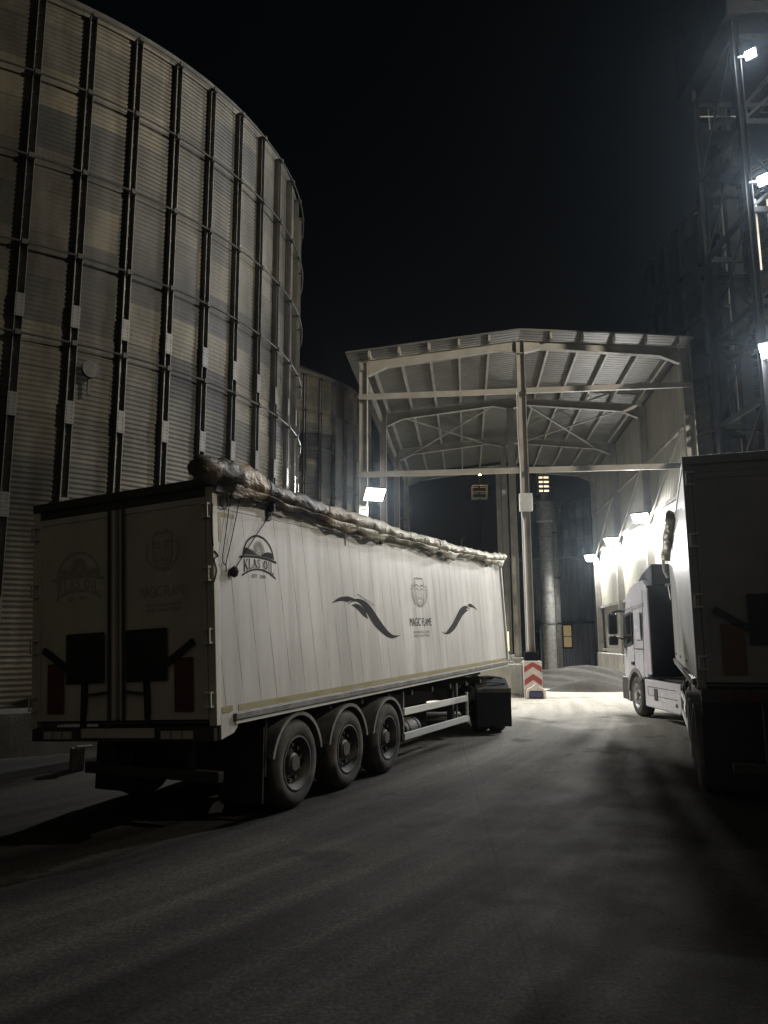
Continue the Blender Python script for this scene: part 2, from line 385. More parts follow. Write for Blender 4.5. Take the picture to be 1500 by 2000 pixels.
for z in (11.02, 8.03):                               # front ties
    for x0, x1 in ((XL-.16, CX-.15), (CX+.15, XR+.16)): MB().beam((x0,-.18,z),(x1,-.18,z), .10, .20).build('tie_beam', MAT['steel_cream'], shed)
for sx in (-1, 1):                                    # roof cross bracing in the second bay
    xa, xb = CX+sx*.9, CX+sx*4.9
    for p, q in ((xa,xb),(xb,xa)): MB().beam((p,BAY+.1,rz(p)-.30),(q,2*BAY-.1,rz(q)-.30), .09, .05).build('brace', MAT['steel_cream'], shed)
for Y0, za, zb in ((0, 9.6, 6.6), (BAY, 9.6, 6.6), (2*BAY, 9.6, 6.6)):
    MB().beam((XR-.17,Y0+.15,za),(XR-.17,Y0+BAY-.15,zb), .07, .12).build('brace', MAT['steel_cream'], shed)
# side cladding in ribbed sheets, lower panel set back, girts
for x, sx in ((XL-.165,-1), (XR+.165,1)):
    xa, xb = (x-.03, x) if sx < 0 else (x, x+.03)
    if sx < 0:
        MB().box((x-.35,-.4,0),(x+.30,3*BAY+.4,1.22)).build('plinth', MAT['concrete'], shed, bevel=.03)
        MB().beam((x+.10,-.2,12.2),(x+.10,3*BAY+.2,12.2), .12, .22).build('girt', MAT['steel_cream'], shed)
        continue
    MB().box((xa,-.2,4.0),(xb,3*BAY+.2,12.55)).build('cladding', MAT['clad'], shed)
    xa2, xb2 = (xa-.14, xb-.14) if sx < 0 else (xa+.14, xb+.14)
    MB().box((xa2,-.2,1.25),(xb2,3*BAY+.2,4.05)).build('lower_cladding', MAT['clad'], shed)
    gm = MB()
    for z in (1.4, 3.95, 7.42, 9.8): gm.beam((x-sx*.06,-.2,z),(x-sx*.06,3*BAY+.2,z), .10, .14)
    gm.build('girt', MAT['steel_cream'], shed)
    MB().box((x-.35,-.4,0),(x+.30,3*BAY+.4,1.22)).build('plinth', MAT['concrete'], shed, bevel=.03)
# middle row of plinths under the inner columns
for i in range(1, NF): MB().box((CX-.3,BAY*i-.3,0),(CX+.3,BAY*i+.3,1.22)).build('plinth', MAT['concrete'], shed, bevel=.03)
MB().box((CX-.24,-.24,1.25),(CX+.24,.24,1.55)).build('base_plate', MAT['tower_steel'], shed, bevel=.02)
SM = Matrix.Translation(SO) @ Matrix.Rotation(SROT, 4, 'Z')
def sh(x, y, z): return SM @ Vector((x, y, z))

# low wall across the front and guard block with chevrons
lw = thing('low_wall', 'pale low concrete wall beside the red and white guard block', 'wall', SO, SROT)
MB().box((-5.3,-.2,0),(-.12,.15,1.14)).build('wall', MAT['concrete'], lw, bevel=.03)
db = MB()
for i in range(26):
    x = -2.2 + 2.1*rnd.random(); p = Vector((x, -.25+.3*rnd.random(), 1.16+.03*rnd.random())); q = p + Vector((rnd.uniform(-.45,.45), rnd.uniform(-.12,.05), rnd.uniform(-.10,.10)))
    db.tube([p, (p+q)/2 + Vector((0,0,rnd.uniform(-.03,.08))), q], .014+.012*rnd.random(), 5)
db = tag(db.build('debris', MAT['panel_pale']), 'loose broken sticks and scraps strewn on top of the low wall', 'debris'); db.location = SO; db.rotation_euler = (0,0,SROT)
gb = thing('guard_block', 'concrete guard block with red and white chevrons under the middle column', 'guard block', SO, SROT)
bx0, bx1 = -.10, .52
MB().box((bx0,-.55,0),(bx1,.3,1.25)).build('block', MAT['concrete'], gb, bevel=.02)
cw = MB(); cw.box((bx0+.01,-.565,.30),(bx1-.01,-.552,1.22)); cw.build('chevron_board', MAT['chev_white'], gb)
cr = MB(); cxm = (bx0+bx1)/2; hw = (bx1-bx0)/2-.012
for z in (.42, .86):
    for sx in (-1, 1):
        p = [(cxm, z+.20), (cxm+sx*hw, z), (cxm+sx*hw, z+.20), (cxm, z+.40 if z+.40 < 1.215 else 1.215)]
        p = [(x, min(zz, 1.215)) for x, zz in p]
        cr.prism(p, lambda x, zz: (x, -.572, zz), lambda x, zz: (x, -.566, zz))
cr.build('chevron_stripe', MAT['chev_red'], gb)
hood = MB(); pts = [(-.33,0),(-.33,.22),(-.27,.33),(-.12,.40),(0,.52),(.12,.40),(.27,.33),(.33,.22),(.33,0),(.24,0),(.24,.2),(.2,.27),(-.2,.27),(-.24,.2),(-.24,0)]
hood.prism([(cxm+.06+x, z) for x, z in pts], lambda x, z: (x,-.80,z), lambda x, z: (x,-.574,z)); hood.build('hood', MAT['chev_white'], gb, bevel=.015)
MB().box((cxm-.17,-.76,.03),(cxm+.29,-.58,.26)).build('insert', MAT['blue'], gb, bevel=.03)
tl = thing('tube_lamp', 'small warm tube lamp low on a column just past the trailer front', 'lamp', (5.39, 34.2, 0))
MB().cyl((0,0,1.5),(0,0,2.35),.035,10).build('tube', MAT['tube'], tl)
MB().box((-.06,.05,1.45),(.06,.09,2.40)).build('fitting', MAT['lamp_body'], tl)
# electrical box and conduit on the middle column
eb = thing('electrical_box', 'pale electrical box hung on the middle front column of the shed', 'electrical box', SO, SROT)
MB().box((CX-.24,-.46,6.5),(CX+.22,-.20,7.14)).build('cabinet', MAT['enamel'], eb, bevel=.02)
MB().box((CX-.20,-.475,6.56),(CX+.18,-.462,7.08)).build('door', MAT['enamel'], eb, bevel=.008)
cd = MB(); cd.tube([(CX-.16,-.25,6.5),(CX-.16,-.25,6.3),(CX-.10,-.22,6.15),(CX-.10,-.22,1.6)], .022, 6); cd.tube([(CX-.16,-.25,7.14),(CX-.16,-.25,8.2),(CX-.2,-.22,9),(CX-.2,-.22,11)], .02, 6); cd.build('conduit', MAT['enamel'], eb)
# rubble against the low wall
def heap(name, label, cat, c, rx, ry, h, seed, mat, n=48, rough=.12):
    r2 = random.Random(seed); ph = [(r2.uniform(0,6.28), r2.uniform(.6,3.0), r2.uniform(.6,3.0)) for _ in range(9)]
    b = MB()
    for i in range(n+1):
        for k in range(n):
            t, a = i/n, 2*PI*k/n
            x, y = rx*t*math.cos(a), ry*t*math.sin(a); w = math.cos(min(t,1)*PI/2)**1.3
            nz = sum(math.sin(p + x*fx*2 + y*fy*2) for p, fx, fy in ph)/9
            b.v.append((x*(1+.06*nz), y*(1+.06*nz), h*w*(1+.35*nz) + rough*.25*(r2.random()-.5)*w - .02*(t >= .99)))
    b.f = [(i*n+k, i*n+(k+1)%n, (i+1)*n+(k+1)%n, (i+1)*n+k) for i in range(n) for k in range(n)]
    o = b.build(name, mat, smooth=True); o.location = c; return tag(o, label, cat)
heap('rubble_heap', 'small dark rubble heap at the foot of the low wall', 'heap', (4.45,28.35-.6,0), .75, .45, .38, 3, MAT['stone'], 24, .5)
heap('grain_heap', 'wide low grey heap on the floor inside the shed', 'heap', (8.6,35.2,0), 4.0, 3.2, .78, 11, MAT['heap'], 90, .10)
heap('grain_heap', 'smaller pale heap in front of the wide low heap', 'heap', (8.1,31.0,0), 1.9, 1.0, .42, 5, MAT['heap'], 64, .12)

# ------------------------------------------------------------------ flood lamps
def flood(label, p, aim, mat, w=.68, h=.5, arm=None, group=None, cat='flood lamp'):
    o = thing('flood_lamp', label, cat, p, 0, group)
    d = (Vector(aim)).normalized(); q = d.to_track_quat('-Y', 'Z').to_matrix().to_4x4()
    hb = MB(); hb.box((-w/2-.03,.012,-h/2-.03),(w/2+.03,.10,h/2+.03), q)
    for k in range(7): x = -w/2 + w*k/6; hb.box((x-.01,.10,-h/2),(x+.01,.16,h/2), q)
    hb.build('housing', MAT['lamp_body'], o)
    ln = MB(); ln.add([q @ Vector(c) for c in ((-w/2,0,-h/2),(w/2,0,-h/2),(w/2,0,h/2),(-w/2,0,h/2))], [(0,1,2,3)]); ln.build('lens', mat, o)
    if arm is not None:
        MB().beam(q @ Vector((0,.1,0)), Vector(arm), .05, .05).build('bracket', MAT['lamp_body'], o)
    return o
FL = 'white flood lamps of the yard'
def shed_lamp(label, x, y, z, aim, armx, mat='led'):
    p = sh(x, y, z); return flood(label, p, aim, MAT[mat], arm=(sh(armx, y+.02, z-.1)-p), group=FL)
shed_lamp('bright flood lamp on the left front column of the shed', XL+.45, -.35, 7.23, (.30,-.85,-.95), XL)
shed_lamp('flood lamp on the right front column behind the shadowed trailer', XR-.12, -.30, 7.1, (-.35,-.9,-.55), XR-.05, 'led_front')
shed_lamp('bright flood lamp nearest of three on the right wall', XR-.35, BAY-.2, 7.25, (-.45,-.62,-1.0), XR-.1)
shed_lamp('bright flood lamp middle of three on the right wall', XR-.35, 2*BAY-.2, 7.10, (-.45,-.62,-1.0), XR-.1)
shed_lamp('bright flood lamp farthest of three on the right wall', XR-.35, 3*BAY-.2, 6.95, (-.45,-.62,-1.0), XR-.1)

# ------------------------------------------------------------------ elevator tower at right
tw = thing('elevator_tower', 'dark steel lattice tower with stairs and lamps at the right edge', 'tower', (11.32, 22.0, 0), 0)
W = 3.2; TH = 24.0
for x in (0, W):
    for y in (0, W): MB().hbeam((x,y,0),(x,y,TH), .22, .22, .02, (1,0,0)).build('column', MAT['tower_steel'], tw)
for k in range(1, 8):
    z = 3.0*k; bm_ = MB()
    for p, q in (((.11,0,z),(W-.11,0,z)),((.11,W,z),(W-.11,W,z)),((0,.11,z),(0,W-.11,z)),((W,.11,z),(W,W-.11,z))): bm_.beam(p, q, .12, .18)
    bm_.build('floor_beam', MAT['tower_steel'], tw)
    br = MB(); z0 = z-2.9
    br.beam((.1,-.03,z0),(W-.1,-.03,z-.1), .06, .08); br.beam((-.03,.1,z-.1),(-.03,W-.1,z0), .06, .08)
    br.build('brace', MAT['tower_steel'], tw)
    st = MB()
    y0 = .5 if k % 2 else 1.7
    for i in range(13):
        x = .4 + (2.4*i/12 if k % 2 else 2.4 - 2.4*i/12); st.box((x-.12,y0,z-3+.24*i-.02),(x+.12,y0+.8,z-3+.24*i+.02))
    for yy in (y0, y0+.8): st.beam((.4 if k % 2 else 2.8, yy, z-2.0),(2.8 if k % 2 else .4, yy, z+.9), .04, .04)
    st.build('stair_flight', MAT['tower_steel'], tw)
    MB().box((.12,.12,z+.09),(W-.12,.45,z+.12)).build('landing', MAT['tower_steel'], tw)
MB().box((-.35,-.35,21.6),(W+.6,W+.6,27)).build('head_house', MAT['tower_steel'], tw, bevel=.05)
MB().box((.55,-.37,22.0),(1.7,-.36,23.4)).build('head_window', MAT['glass'], tw)
for x0, x1 in ((.06,.30), (.62,.95)): MB().box((x0,.14,13.1),(x1,.17,15.45)).build('cladding_panel', MAT['panel_pale'], tw)
MB().box((.98,.14,12.2),(3.0,.17,15.45)).build('cladding_panel', MAT['tower_steel'], tw)
TP = Vector((11.32,22.0,0))
def tower_lamp(label, q, aim, mat, w, h):
    p = Vector(q); col = Vector((TP.x, TP.y-.11, p.z)) ; return flood(label, p, aim, MAT[mat], w, h, arm=col-p, group=FL)
tower_lamp('largest and brightest flood lamp low on the lattice tower', (11.42, 21.72, 10.36), (-.55,-.72,-.62), 'led_big', .55, .42)
tower_lamp('flood lamp halfway up the lattice tower above pale panels', (11.72, 21.75, 15.86), (-.62,-.62,-.36), 'led_tower', .34, .26)
tower_lamp('small flood lamp near the top of the lattice tower', (11.66, 21.75, 20.2), (-.62,-.62,-.36), 'led_tower', .28, .22)

be = thing('bucket_elevator', 'tall dark bucket elevator with two legs left of the lattice tower', 'elevator', (0,0,0))
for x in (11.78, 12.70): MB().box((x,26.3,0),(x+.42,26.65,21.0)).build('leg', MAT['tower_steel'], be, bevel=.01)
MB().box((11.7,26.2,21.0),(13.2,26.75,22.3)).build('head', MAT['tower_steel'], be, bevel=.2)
MB().box((11.45,25.5,20.2),(13.4,26.28,20.26)).build('platform', MAT['tower_steel'], be)
rl = MB()
for x in (11.47, 11.95, 12.6, 13.36): rl.tube([(x,25.52,20.26),(x,25.52,21.3)], .022, 6)
for z in (20.8, 21.3): rl.tube([(11.47,25.52,z),(13.36,25.52,z)], .022, 6)
rl.build('railing', MAT['galv'], be)
for z in range(3, 20, 3): MB().box((11.72,26.25,z),(13.18,26.7,z+.12)).build('flange', MAT['tower_steel'], be)

# inclined gallery climbing to the elevator
# ------------------------------------------------------------------ things beyond the shed
bd = thing('dark_building', 'dark low building beyond the shed with one lit window', 'building', (0,0,0))
MB().box((9.9,54.6,0),(17.5,62,7.6)).build('wall', MAT['dark_clad'], bd)
MB().box((9.7,54.3,7.6),(17.7,62.3,7.8)).build('roof', MAT['dark_steel'], bd)
MB().box((12.45,54.56,1.5),(13.0,54.59,2.98)).build('window', MAT['warm_window'], bd)
fr = MB()
for p, q in (((12.38,1.4),(12.45,3.06)),((13.0,1.4),(13.07,3.06)),((12.45,2.98),(13.0,3.06)),((12.45,1.4),(13.0,1.5)),((12.45,2.2),(13.0,2.25))): fr.box((p[0],54.50,p[1]),(q[0],54.585,q[1]))
fr.build('window_frame', MAT['tower_steel'], bd)
MB().box((10.0,54.0,3.12),(14.5,54.58,3.24)).build('canopy', MAT['tower_steel'], bd)
pc = MB()
for x, z1 in ((10.25,3.1),(11.0,2.6),(11.75,3.1)): pc.box((x,54.45,0),(x+.5,54.58,z1))
pc.build('door', MAT['tower_steel'], bd)
cy = thing('cyclone_tower', 'slim round tower with conical cap beyond the shed', 'tower', (10.62, 50.5, 0))
MB().lathe([(.42,0),(.42,9.6),(.56,9.7),(.56,10.9),(.60,10.95)], axis='Z', n=32).build('shell', MAT['mudguard'], cy, autos=30)
MB().lathe([(.64,10.93),(.64,11.0),(.12,11.55),(0,11.57)], axis='Z', n=24).build('cap', MAT['galv'], cy)
lad = MB()
for z in (3,5,7,8.6): lad.lathe([(.43,z),(.47,z),(.47,z+.08),(.43,z+.08)], axis='Z', n=24)
lad.tube([(.48,-.1,.5),(.48,-.1,9.6)], .03, 6); lad.build('band', MAT['galv'], cy)
ct = MB()
for z in (11.7,12.0,12.3,12.6):
    ct.box((-.30,-.04,z),(-.06,.04,z+.12)); ct.box((.02,-.04,z),(.34,.04,z+.12))
ct.build('lit_louvre', MAT['tube'], cy)
MB().box((-.4,-.02,11.5),(.4,.3,12.9)).build('top_frame', MAT['dark_steel'], cy)
pp = thing('pipe_duct', 'dark upright duct standing right of the cyclone tower', 'duct', (11.35, 51.5, 0))
MB().tube([(0,0,0),(0,0,12.2)], .3, 16).build('duct', MAT['mudguard'], pp, smooth=True)
pz = MB()
for z in (3,6,9): pz.lathe([(.3,z),(.36,z),(.36,z+.1),(.3,z+.1)], axis='Z', n=16)
pz.build('flange', MAT['tower_steel'], pp)
sl = thing('street_lamp', 'distant orange street lamp on a mast seen through the shed', 'street lamp', (7.55, 60.0, 0))
MB().tube([(0,0,0),(0,0,14.6),(.0,-.3,14.95)], .07, 8).build('mast', MAT['tower_steel'], sl)
MB().lathe([(0,.12),(.12,.10),(.2,0),(.14,-.01)], c=(0,-.4,14.97), axis='Z', n=16).build('shade', MAT['lamp_body'], sl)
MB().lathe([(0,-.13),(.09,-.10),(.13,-.02),(.10,.0)], c=(0,-.4,14.95), axis='Z', n=16).build('bulb', MAT['sodium'], sl)
pf = MB(); pf.box((-.6,-.4,13.0),(.6,.4,13.06))
for x in (-.58,.58):
    for y in (-.38,.38): pf.tube([(x,y,13.06),(x,y,14.0)], .03, 5)
for z in (13.5, 14.0): pf.tube([(-.58,-.38,z),(.58,-.38,z),(.58,.38,z),(-.58,.38,z),(-.58,-.38,z)], .03, 5)
pf.build('service_basket', MAT['panel_pale'], sl)
# warm flood lamp on a mast outside the frame at right: it lights the silo, the trailer side and the near yard
lm5 = thing('lamp_mast', 'tall mast carrying a warm flood lamp right of the yard', 'mast', (22.0, 9.0, 0))
MB().tube([(0,0,0),(0,0,18.4)], [.12,.06], 10).build('mast', MAT['tower_steel'], lm5, smooth=True)
flood('warm flood lamp on the tall mast right of the yard', (21.75, 9.1, 18.0), (-.65,.6,.56), MAT['warm_flood'], .6, .4, arm=(.25,-.1,0), cat='flood lamp')

# ------------------------------------------------------------------ vehicles
def wheel(parent, c, side, r=.515, w=.33, deep=True, rim='rim', n=48):
    """c outer-face centre; side +1 when the outer face looks to +Y"""
    cx, cy, cz = c; s = side
    t = MB()
    prof = [(.30,-.02),(.335,-.0),(.37,.01),(.42,.012),(.465,-.004),(.495,-.03),(r,-.075)]
    for g_ in range(4):
        y = -.095-.05*g_; prof += [(r,y),(r-.014,y-.004),(r-.014,y-.014),(r,y-.018)]
    prof += [(r,-w+.06),(.495,-w+.02),(.42,-w),(.30,-w+.02)]
    t.lathe([(a_, y*s) for a_, y in prof], c, 'Y', n)
    lug = MB()
    tyre = t.build('wheel', MAT['rubber'], parent, autos=50)
    rm = MB(); dp = .13 if deep else .05
    rm.lathe([(a_, y*s) for a_, y in [(.30,-.025),(.318,-.008),(.318,.004),(.300,.006),(.285,-.02),(.255,-.05),(.245,-dp-.02),(.18,-dp-.01),(.165,-dp+.015),(.13,-dp+.015)]], c, 'Y', 40)
    if deep: rm.lathe([(a_, y*s) for a_, y in [(.125,-dp+.01),(.115,-.05),(.095,-.035),(.09,-.02),(.05,-.016),(.0,-.016)]], c, 'Y', 24)
    else: rm.lathe([(a_, y*s) for a_, y in [(.13,-dp+.01),(.125,.01),(.10,.045),(.07,.05),(.0,.05)]], c, 'Y', 24)
    nt = rm
    for k in range(10):
        a_ = 2*PI*k/10+.2; x, z = cx+.205*math.cos(a_), cz+.205*math.sin(a_); nt.cyl((x,cy+s*(-dp-.03),z),(x,cy+s*(-dp+.055),z), .026, 6)
        a_ += PI/10; x, z = cx+.165*math.cos(a_), cz+.165*math.sin(a_)
    rm.build('rim', MAT[rim], tyre, autos=40)
    return tyre
def arc_guard(c, r, w, side, a0, a1, th=.012, n=20, lip=.03):
    m = MB(); s = side
    m.lathe([(r, 0),(r, -w*s),(r+th, -w*s),(r+th, 0),(r, 0)], c, 'Y', n, a0, a1)
    m.lathe([(r-lip, 0),(r+th, 0),(r+th, .012*s),(r-lip, .012*s),(r-lip, 0)], c, 'Y', n, a0, a1)
    return m

class Decal:
    """flat shapes drawn in (u, v) on a plane, each 0.2 mm above the last"""
    def __init__(s, fn): s.fn = fn; s.m = MB(); s.k = 0
    def poly(s, pts):
        s.k += 1; e = .003 + .00012*s.k
        s.m.add([s.fn(u, v, e) for u, v in pts], [tuple(range(len(pts)))]); return s
    def ribbon(s, pts, w, closed=False):
        s.k += 1; e = .003 + .00012*s.k; n = len(pts); L = []; Rr = []
        ws = w if isinstance(w, (list,tuple)) else [w]*n
        for i in range(n):
            a, b = pts[max(i-1,0)], pts[min(i+1,n-1)]
            if closed: a, b = pts[(i-1)%n], pts[(i+1)%n]
            d = Vector((b[0]-a[0], b[1]-a[1])); d = d.normalized() if d.length > 0 else Vector((1,0)); q = Vector((-d.y, d.x))*ws[i]/2
            L.append((pts[i][0]+q.x, pts[i][1]+q.y)); Rr.append((pts[i][0]-q.x, pts[i][1]-q.y))
        vs = [s.fn(u, v, e) for u, v in L+Rr]
        fs = [(i, (i+1)%n, n+(i+1)%n, n+i) for i in range(n if closed else n-1)]
        s.m.add(vs, fs); return s
    def strip(s, top, bot):
        s.k += 1; e = .003 + .00012*s.k; n = len(top)
        s.m.add([s.fn(u,v,e) for u,v in top+bot], [(i,i+1,n+i+1,n+i) for i in range(n-1)]); return s
def ell(cx, cy, rx, ry, a0=0, a1=360, n=24): return [(cx+rx*math.cos(R(a0+(a1-a0)*i/n)), cy+ry*math.sin(R(a0+(a1-a0)*i/n))) for i in range(n+1)]
GL = {  # strokes in a unit cell: (points, width)
 'K': [([(.2,0),(.2,1)],.2),([(.28,.42),(.86,1)],.10),([(.42,.56),(.88,0)],.2),([(.02,.03),(.40,.03)],.06),([(.02,.97),(.40,.97)],.06),([(.68,.03),(1,.03)],.06),([(.68,.97),(1,.97)],.06)],
 'L': [([(.25,0),(.25,1)],.2),([(.05,.04),(.95,.04)],.08),([(.05,.97),(.45,.97)],.06),([(.92,.0),(.92,.28)],.07)],
 'A': [([(.12,0),(.5,1)],.09),([(.46,1),(.86,0)],.2),([(.28,.33),(.7,.33)],.06),([(0,.03),(.28,.03)],.06),([(.68,.03),(1,.03)],.06)],
 'S': [([(.88,.72),(.82,.9),(.55,.97),(.25,.88),(.2,.70),(.45,.54),(.72,.40),(.82,.24),(.66,.06),(.40,.03),(.16,.10),(.12,.28)],.15)],
 'O': [(ell(.5,.5,.36,.45,0,360,20),[.2 if abs(math.cos(R(18*i)))>.5 else .12 for i in range(21)])],
 'I': [([(.5,0),(.5,1)],.26),([(.2,.03),(.8,.03)],.06),([(.2,.97),(.8,.97)],.06)],
}
def word(dc, text, u0, u1, bot, top, widths):
    tot = sum(widths); u = u0
    for ch, wd in zip(text, widths):
        w = (u1-u0)*wd/tot
        if ch in GL:
            for pts, sw in GL[ch]:
                def mp(p):
                    uu = u + w*.94*p[0]; return (uu, bot(uu) + (top(uu)-bot(uu))*p[1])
                q = [mp(p) for p in pts]; k = w*.94
                sw2 = [x*k for x in sw] if isinstance(sw, list) else sw*(k if abs(pts[0][0]-pts[-1][0]) < .7 or len(pts) > 2 else .12)
                dc.ribbon(q, sw2)
        u += w
def lettering(text, mat, parent, mtx, name='lettering'):
    cu = bpy.data.curves.new(name, 'FONT'); cu.body = text; cu.align_x = 'CENTER'; cu.align_y = 'CENTER'; cu.size = 1
    tmp = bpy.data.objects.new('tmp', cu); COL.objects.link(tmp)
    dg = bpy.context.evaluated_depsgraph_get(); me = bpy.data.meshes.new_from_object(tmp.evaluated_get(dg)); bpy.data.objects.remove(tmp)
    x = [v.co.x for v in me.vertices]; y = [v.co.y for v in me.vertices]; W_, H_ = max(x)-min(x), max(y)-min(y); cx, cy = (max(x)+min(x))/2, (max(y)+min(y))/2
    for v in me.vertices: v.co.x = (v.co.x-cx)/W_; v.co.y = (v.co.y-cy)/H_
    me.materials.clear(); me.materials.append(mat)
    o = bpy.data.objects.new(name, me); COL.objects.link(o); o.parent = parent; o.matrix_local = mtx; return o
def oil_logo(fn, parent, mtx, textm, mat, soft):
    d = Decal(fn)
    d.ribbon(ell(.835,2.925,.315,.265,2,178,28), .022)
    bar = lambda u: 2.945 - .035*((u-.80)/.4)**2 - .010*(u-.8)
    us = [.45+.76*i/16 for i in range(17)]
    d.ribbon([(u, bar(u)) for u in us], .026)
    bot = lambda u: 2.805 - .085*((u-.83)/.34)**2
    d.ribbon([(.49+.69*i/16, bot(.49+.69*i/16)) for i in range(17)], .020)
    hl = [.545+.30*i/10 for i in range(11)]; d.strip([(u, 3.035-.085*((u-.58)/.26)**2 if u > .58 else 3.035) for u in hl], [(u, bar(u)+.02) for u in hl])
    hr = [.87+.26*i/10 for i in range(11)]; d.strip([(u, 2.962+.055*math.sin(PI*min(1,(u-.87)/.26*.72+.02))) for u in hr], [(u, bar(u)+.02) for u in hr])
    word(d, 'KLAS OIL', .52, 1.15, lambda u: bot(u)+.02, lambda u: bar(u)-.025, [1,.85,.95,.75,.55,.9,.5,.85])
    d.m.build('emblem', mat, parent, mtx=mtx)
    f = Decal(fn)
    for k in range(16):
        a_ = -10+200*k/15; p = Vector((math.cos(R(a_)), math.sin(R(a_)))); q = Vector((-p.y,p.x)); c0 = Vector((.845,3.015))
        for r0, r1, w in ((.06,.125,.016),): f.ribbon([tuple(c0+p*r0), tuple(c0+p*(r0+r1)/2+q*w), tuple(c0+p*r1), tuple(c0+p*(r0+r1)/2-q*w), tuple(c0+p*r0)], .006)
    f.ribbon(ell(.845,3.015,.05,.045,0,360,20), .009, True); f.ribbon(ell(.845,3.015,.025,.022,0,360,14), .008, True)
    f.ribbon([(.63,3.03),(.72,2.99),(.77,2.965)], .005)
    f.m.build('sunflower', soft, parent, mtx=mtx)
    lettering('EST   2001', mat, parent, mtx @ textm(.83, 2.725, .28, .038))
def crest(fn, parent, mtx, mat, textm, words=True, wmat='decal'):
    d = Decal(fn); C0 = (5.845, 2.69)
    for sx in (-1, 1):
        for k in range(9):
            a_ = R(150+ 108*k/8) if sx < 0 else R(30-108*k/8); u, v = C0[0]+.345*math.cos(a_), C0[1]+.235*math.sin(a_)+.01
            dirv = Vector((-math.sin(a_), math.cos(a_)*.7)).normalized()
            for o_ in (-.5,.5):
                dd = Vector((dirv.x*math.cos(o_)-dirv.y*math.sin(o_), dirv.x*math.sin(o_)+dirv.y*math.cos(o_)))*sx*-1
                d.ribbon([(u,v),(u+dd.x*.03,v+dd.y*.03),(u+dd.x*.06,v+dd.y*.06)], [.004,.018,.002])
    # maned head: mane outline, brow, nose, muzzle
    d.ribbon([(5.66,2.93),(5.76,2.945),(5.85,2.93),(5.94,2.945),(6.03,2.93)], .016)
    for sx in (-1, 1):
        d.ribbon([(5.845+sx*x, y) for x, y in ((.185,2.93),(.21,2.83),(.205,2.70),(.18,2.58),(.12,2.50),(.0,2.455))], [.012,.022,.014,.018,.014,.010])
        d.ribbon([(5.845+sx*.19,2.80),(5.845+sx*.12,2.83),(5.845+sx*.06,2.80)], .018)
        d.ribbon([(5.845+sx*.155,2.75),(5.845+sx*.07,2.752)], .014)
        d.ribbon([(5.845+sx*.05,2.79),(5.845+sx*.045,2.66),(5.845+sx*.07,2.62),(5.845,2.60)], .008)
        d.ribbon([(5.845,2.60),(5.845+sx*.05,2.57),(5.845+sx*.10,2.59)], .009)
        d.ribbon([(5.845+sx*.14,2.70),(5.845+sx*.13,2.60),(5.845+sx*.07,2.52)], .007)
    d.ribbon([(5.80,2.53),(5.845,2.515),(5.89,2.53)], .010)
    d.m.build('crest', mat, parent, mtx=mtx)
    lettering('MAGIC FLAME', MAT[wmat], parent, mtx @ textm(5.83, 2.19, 1.0, .135))
    if words:
        lettering('MANUFACTURE', mat, parent, mtx @ textm(5.845, 2.02, .74, .036))
        lettering('IMPORT  EXPORT  TRADE', mat, parent, mtx @ textm(5.845, 1.955, .74, .042))

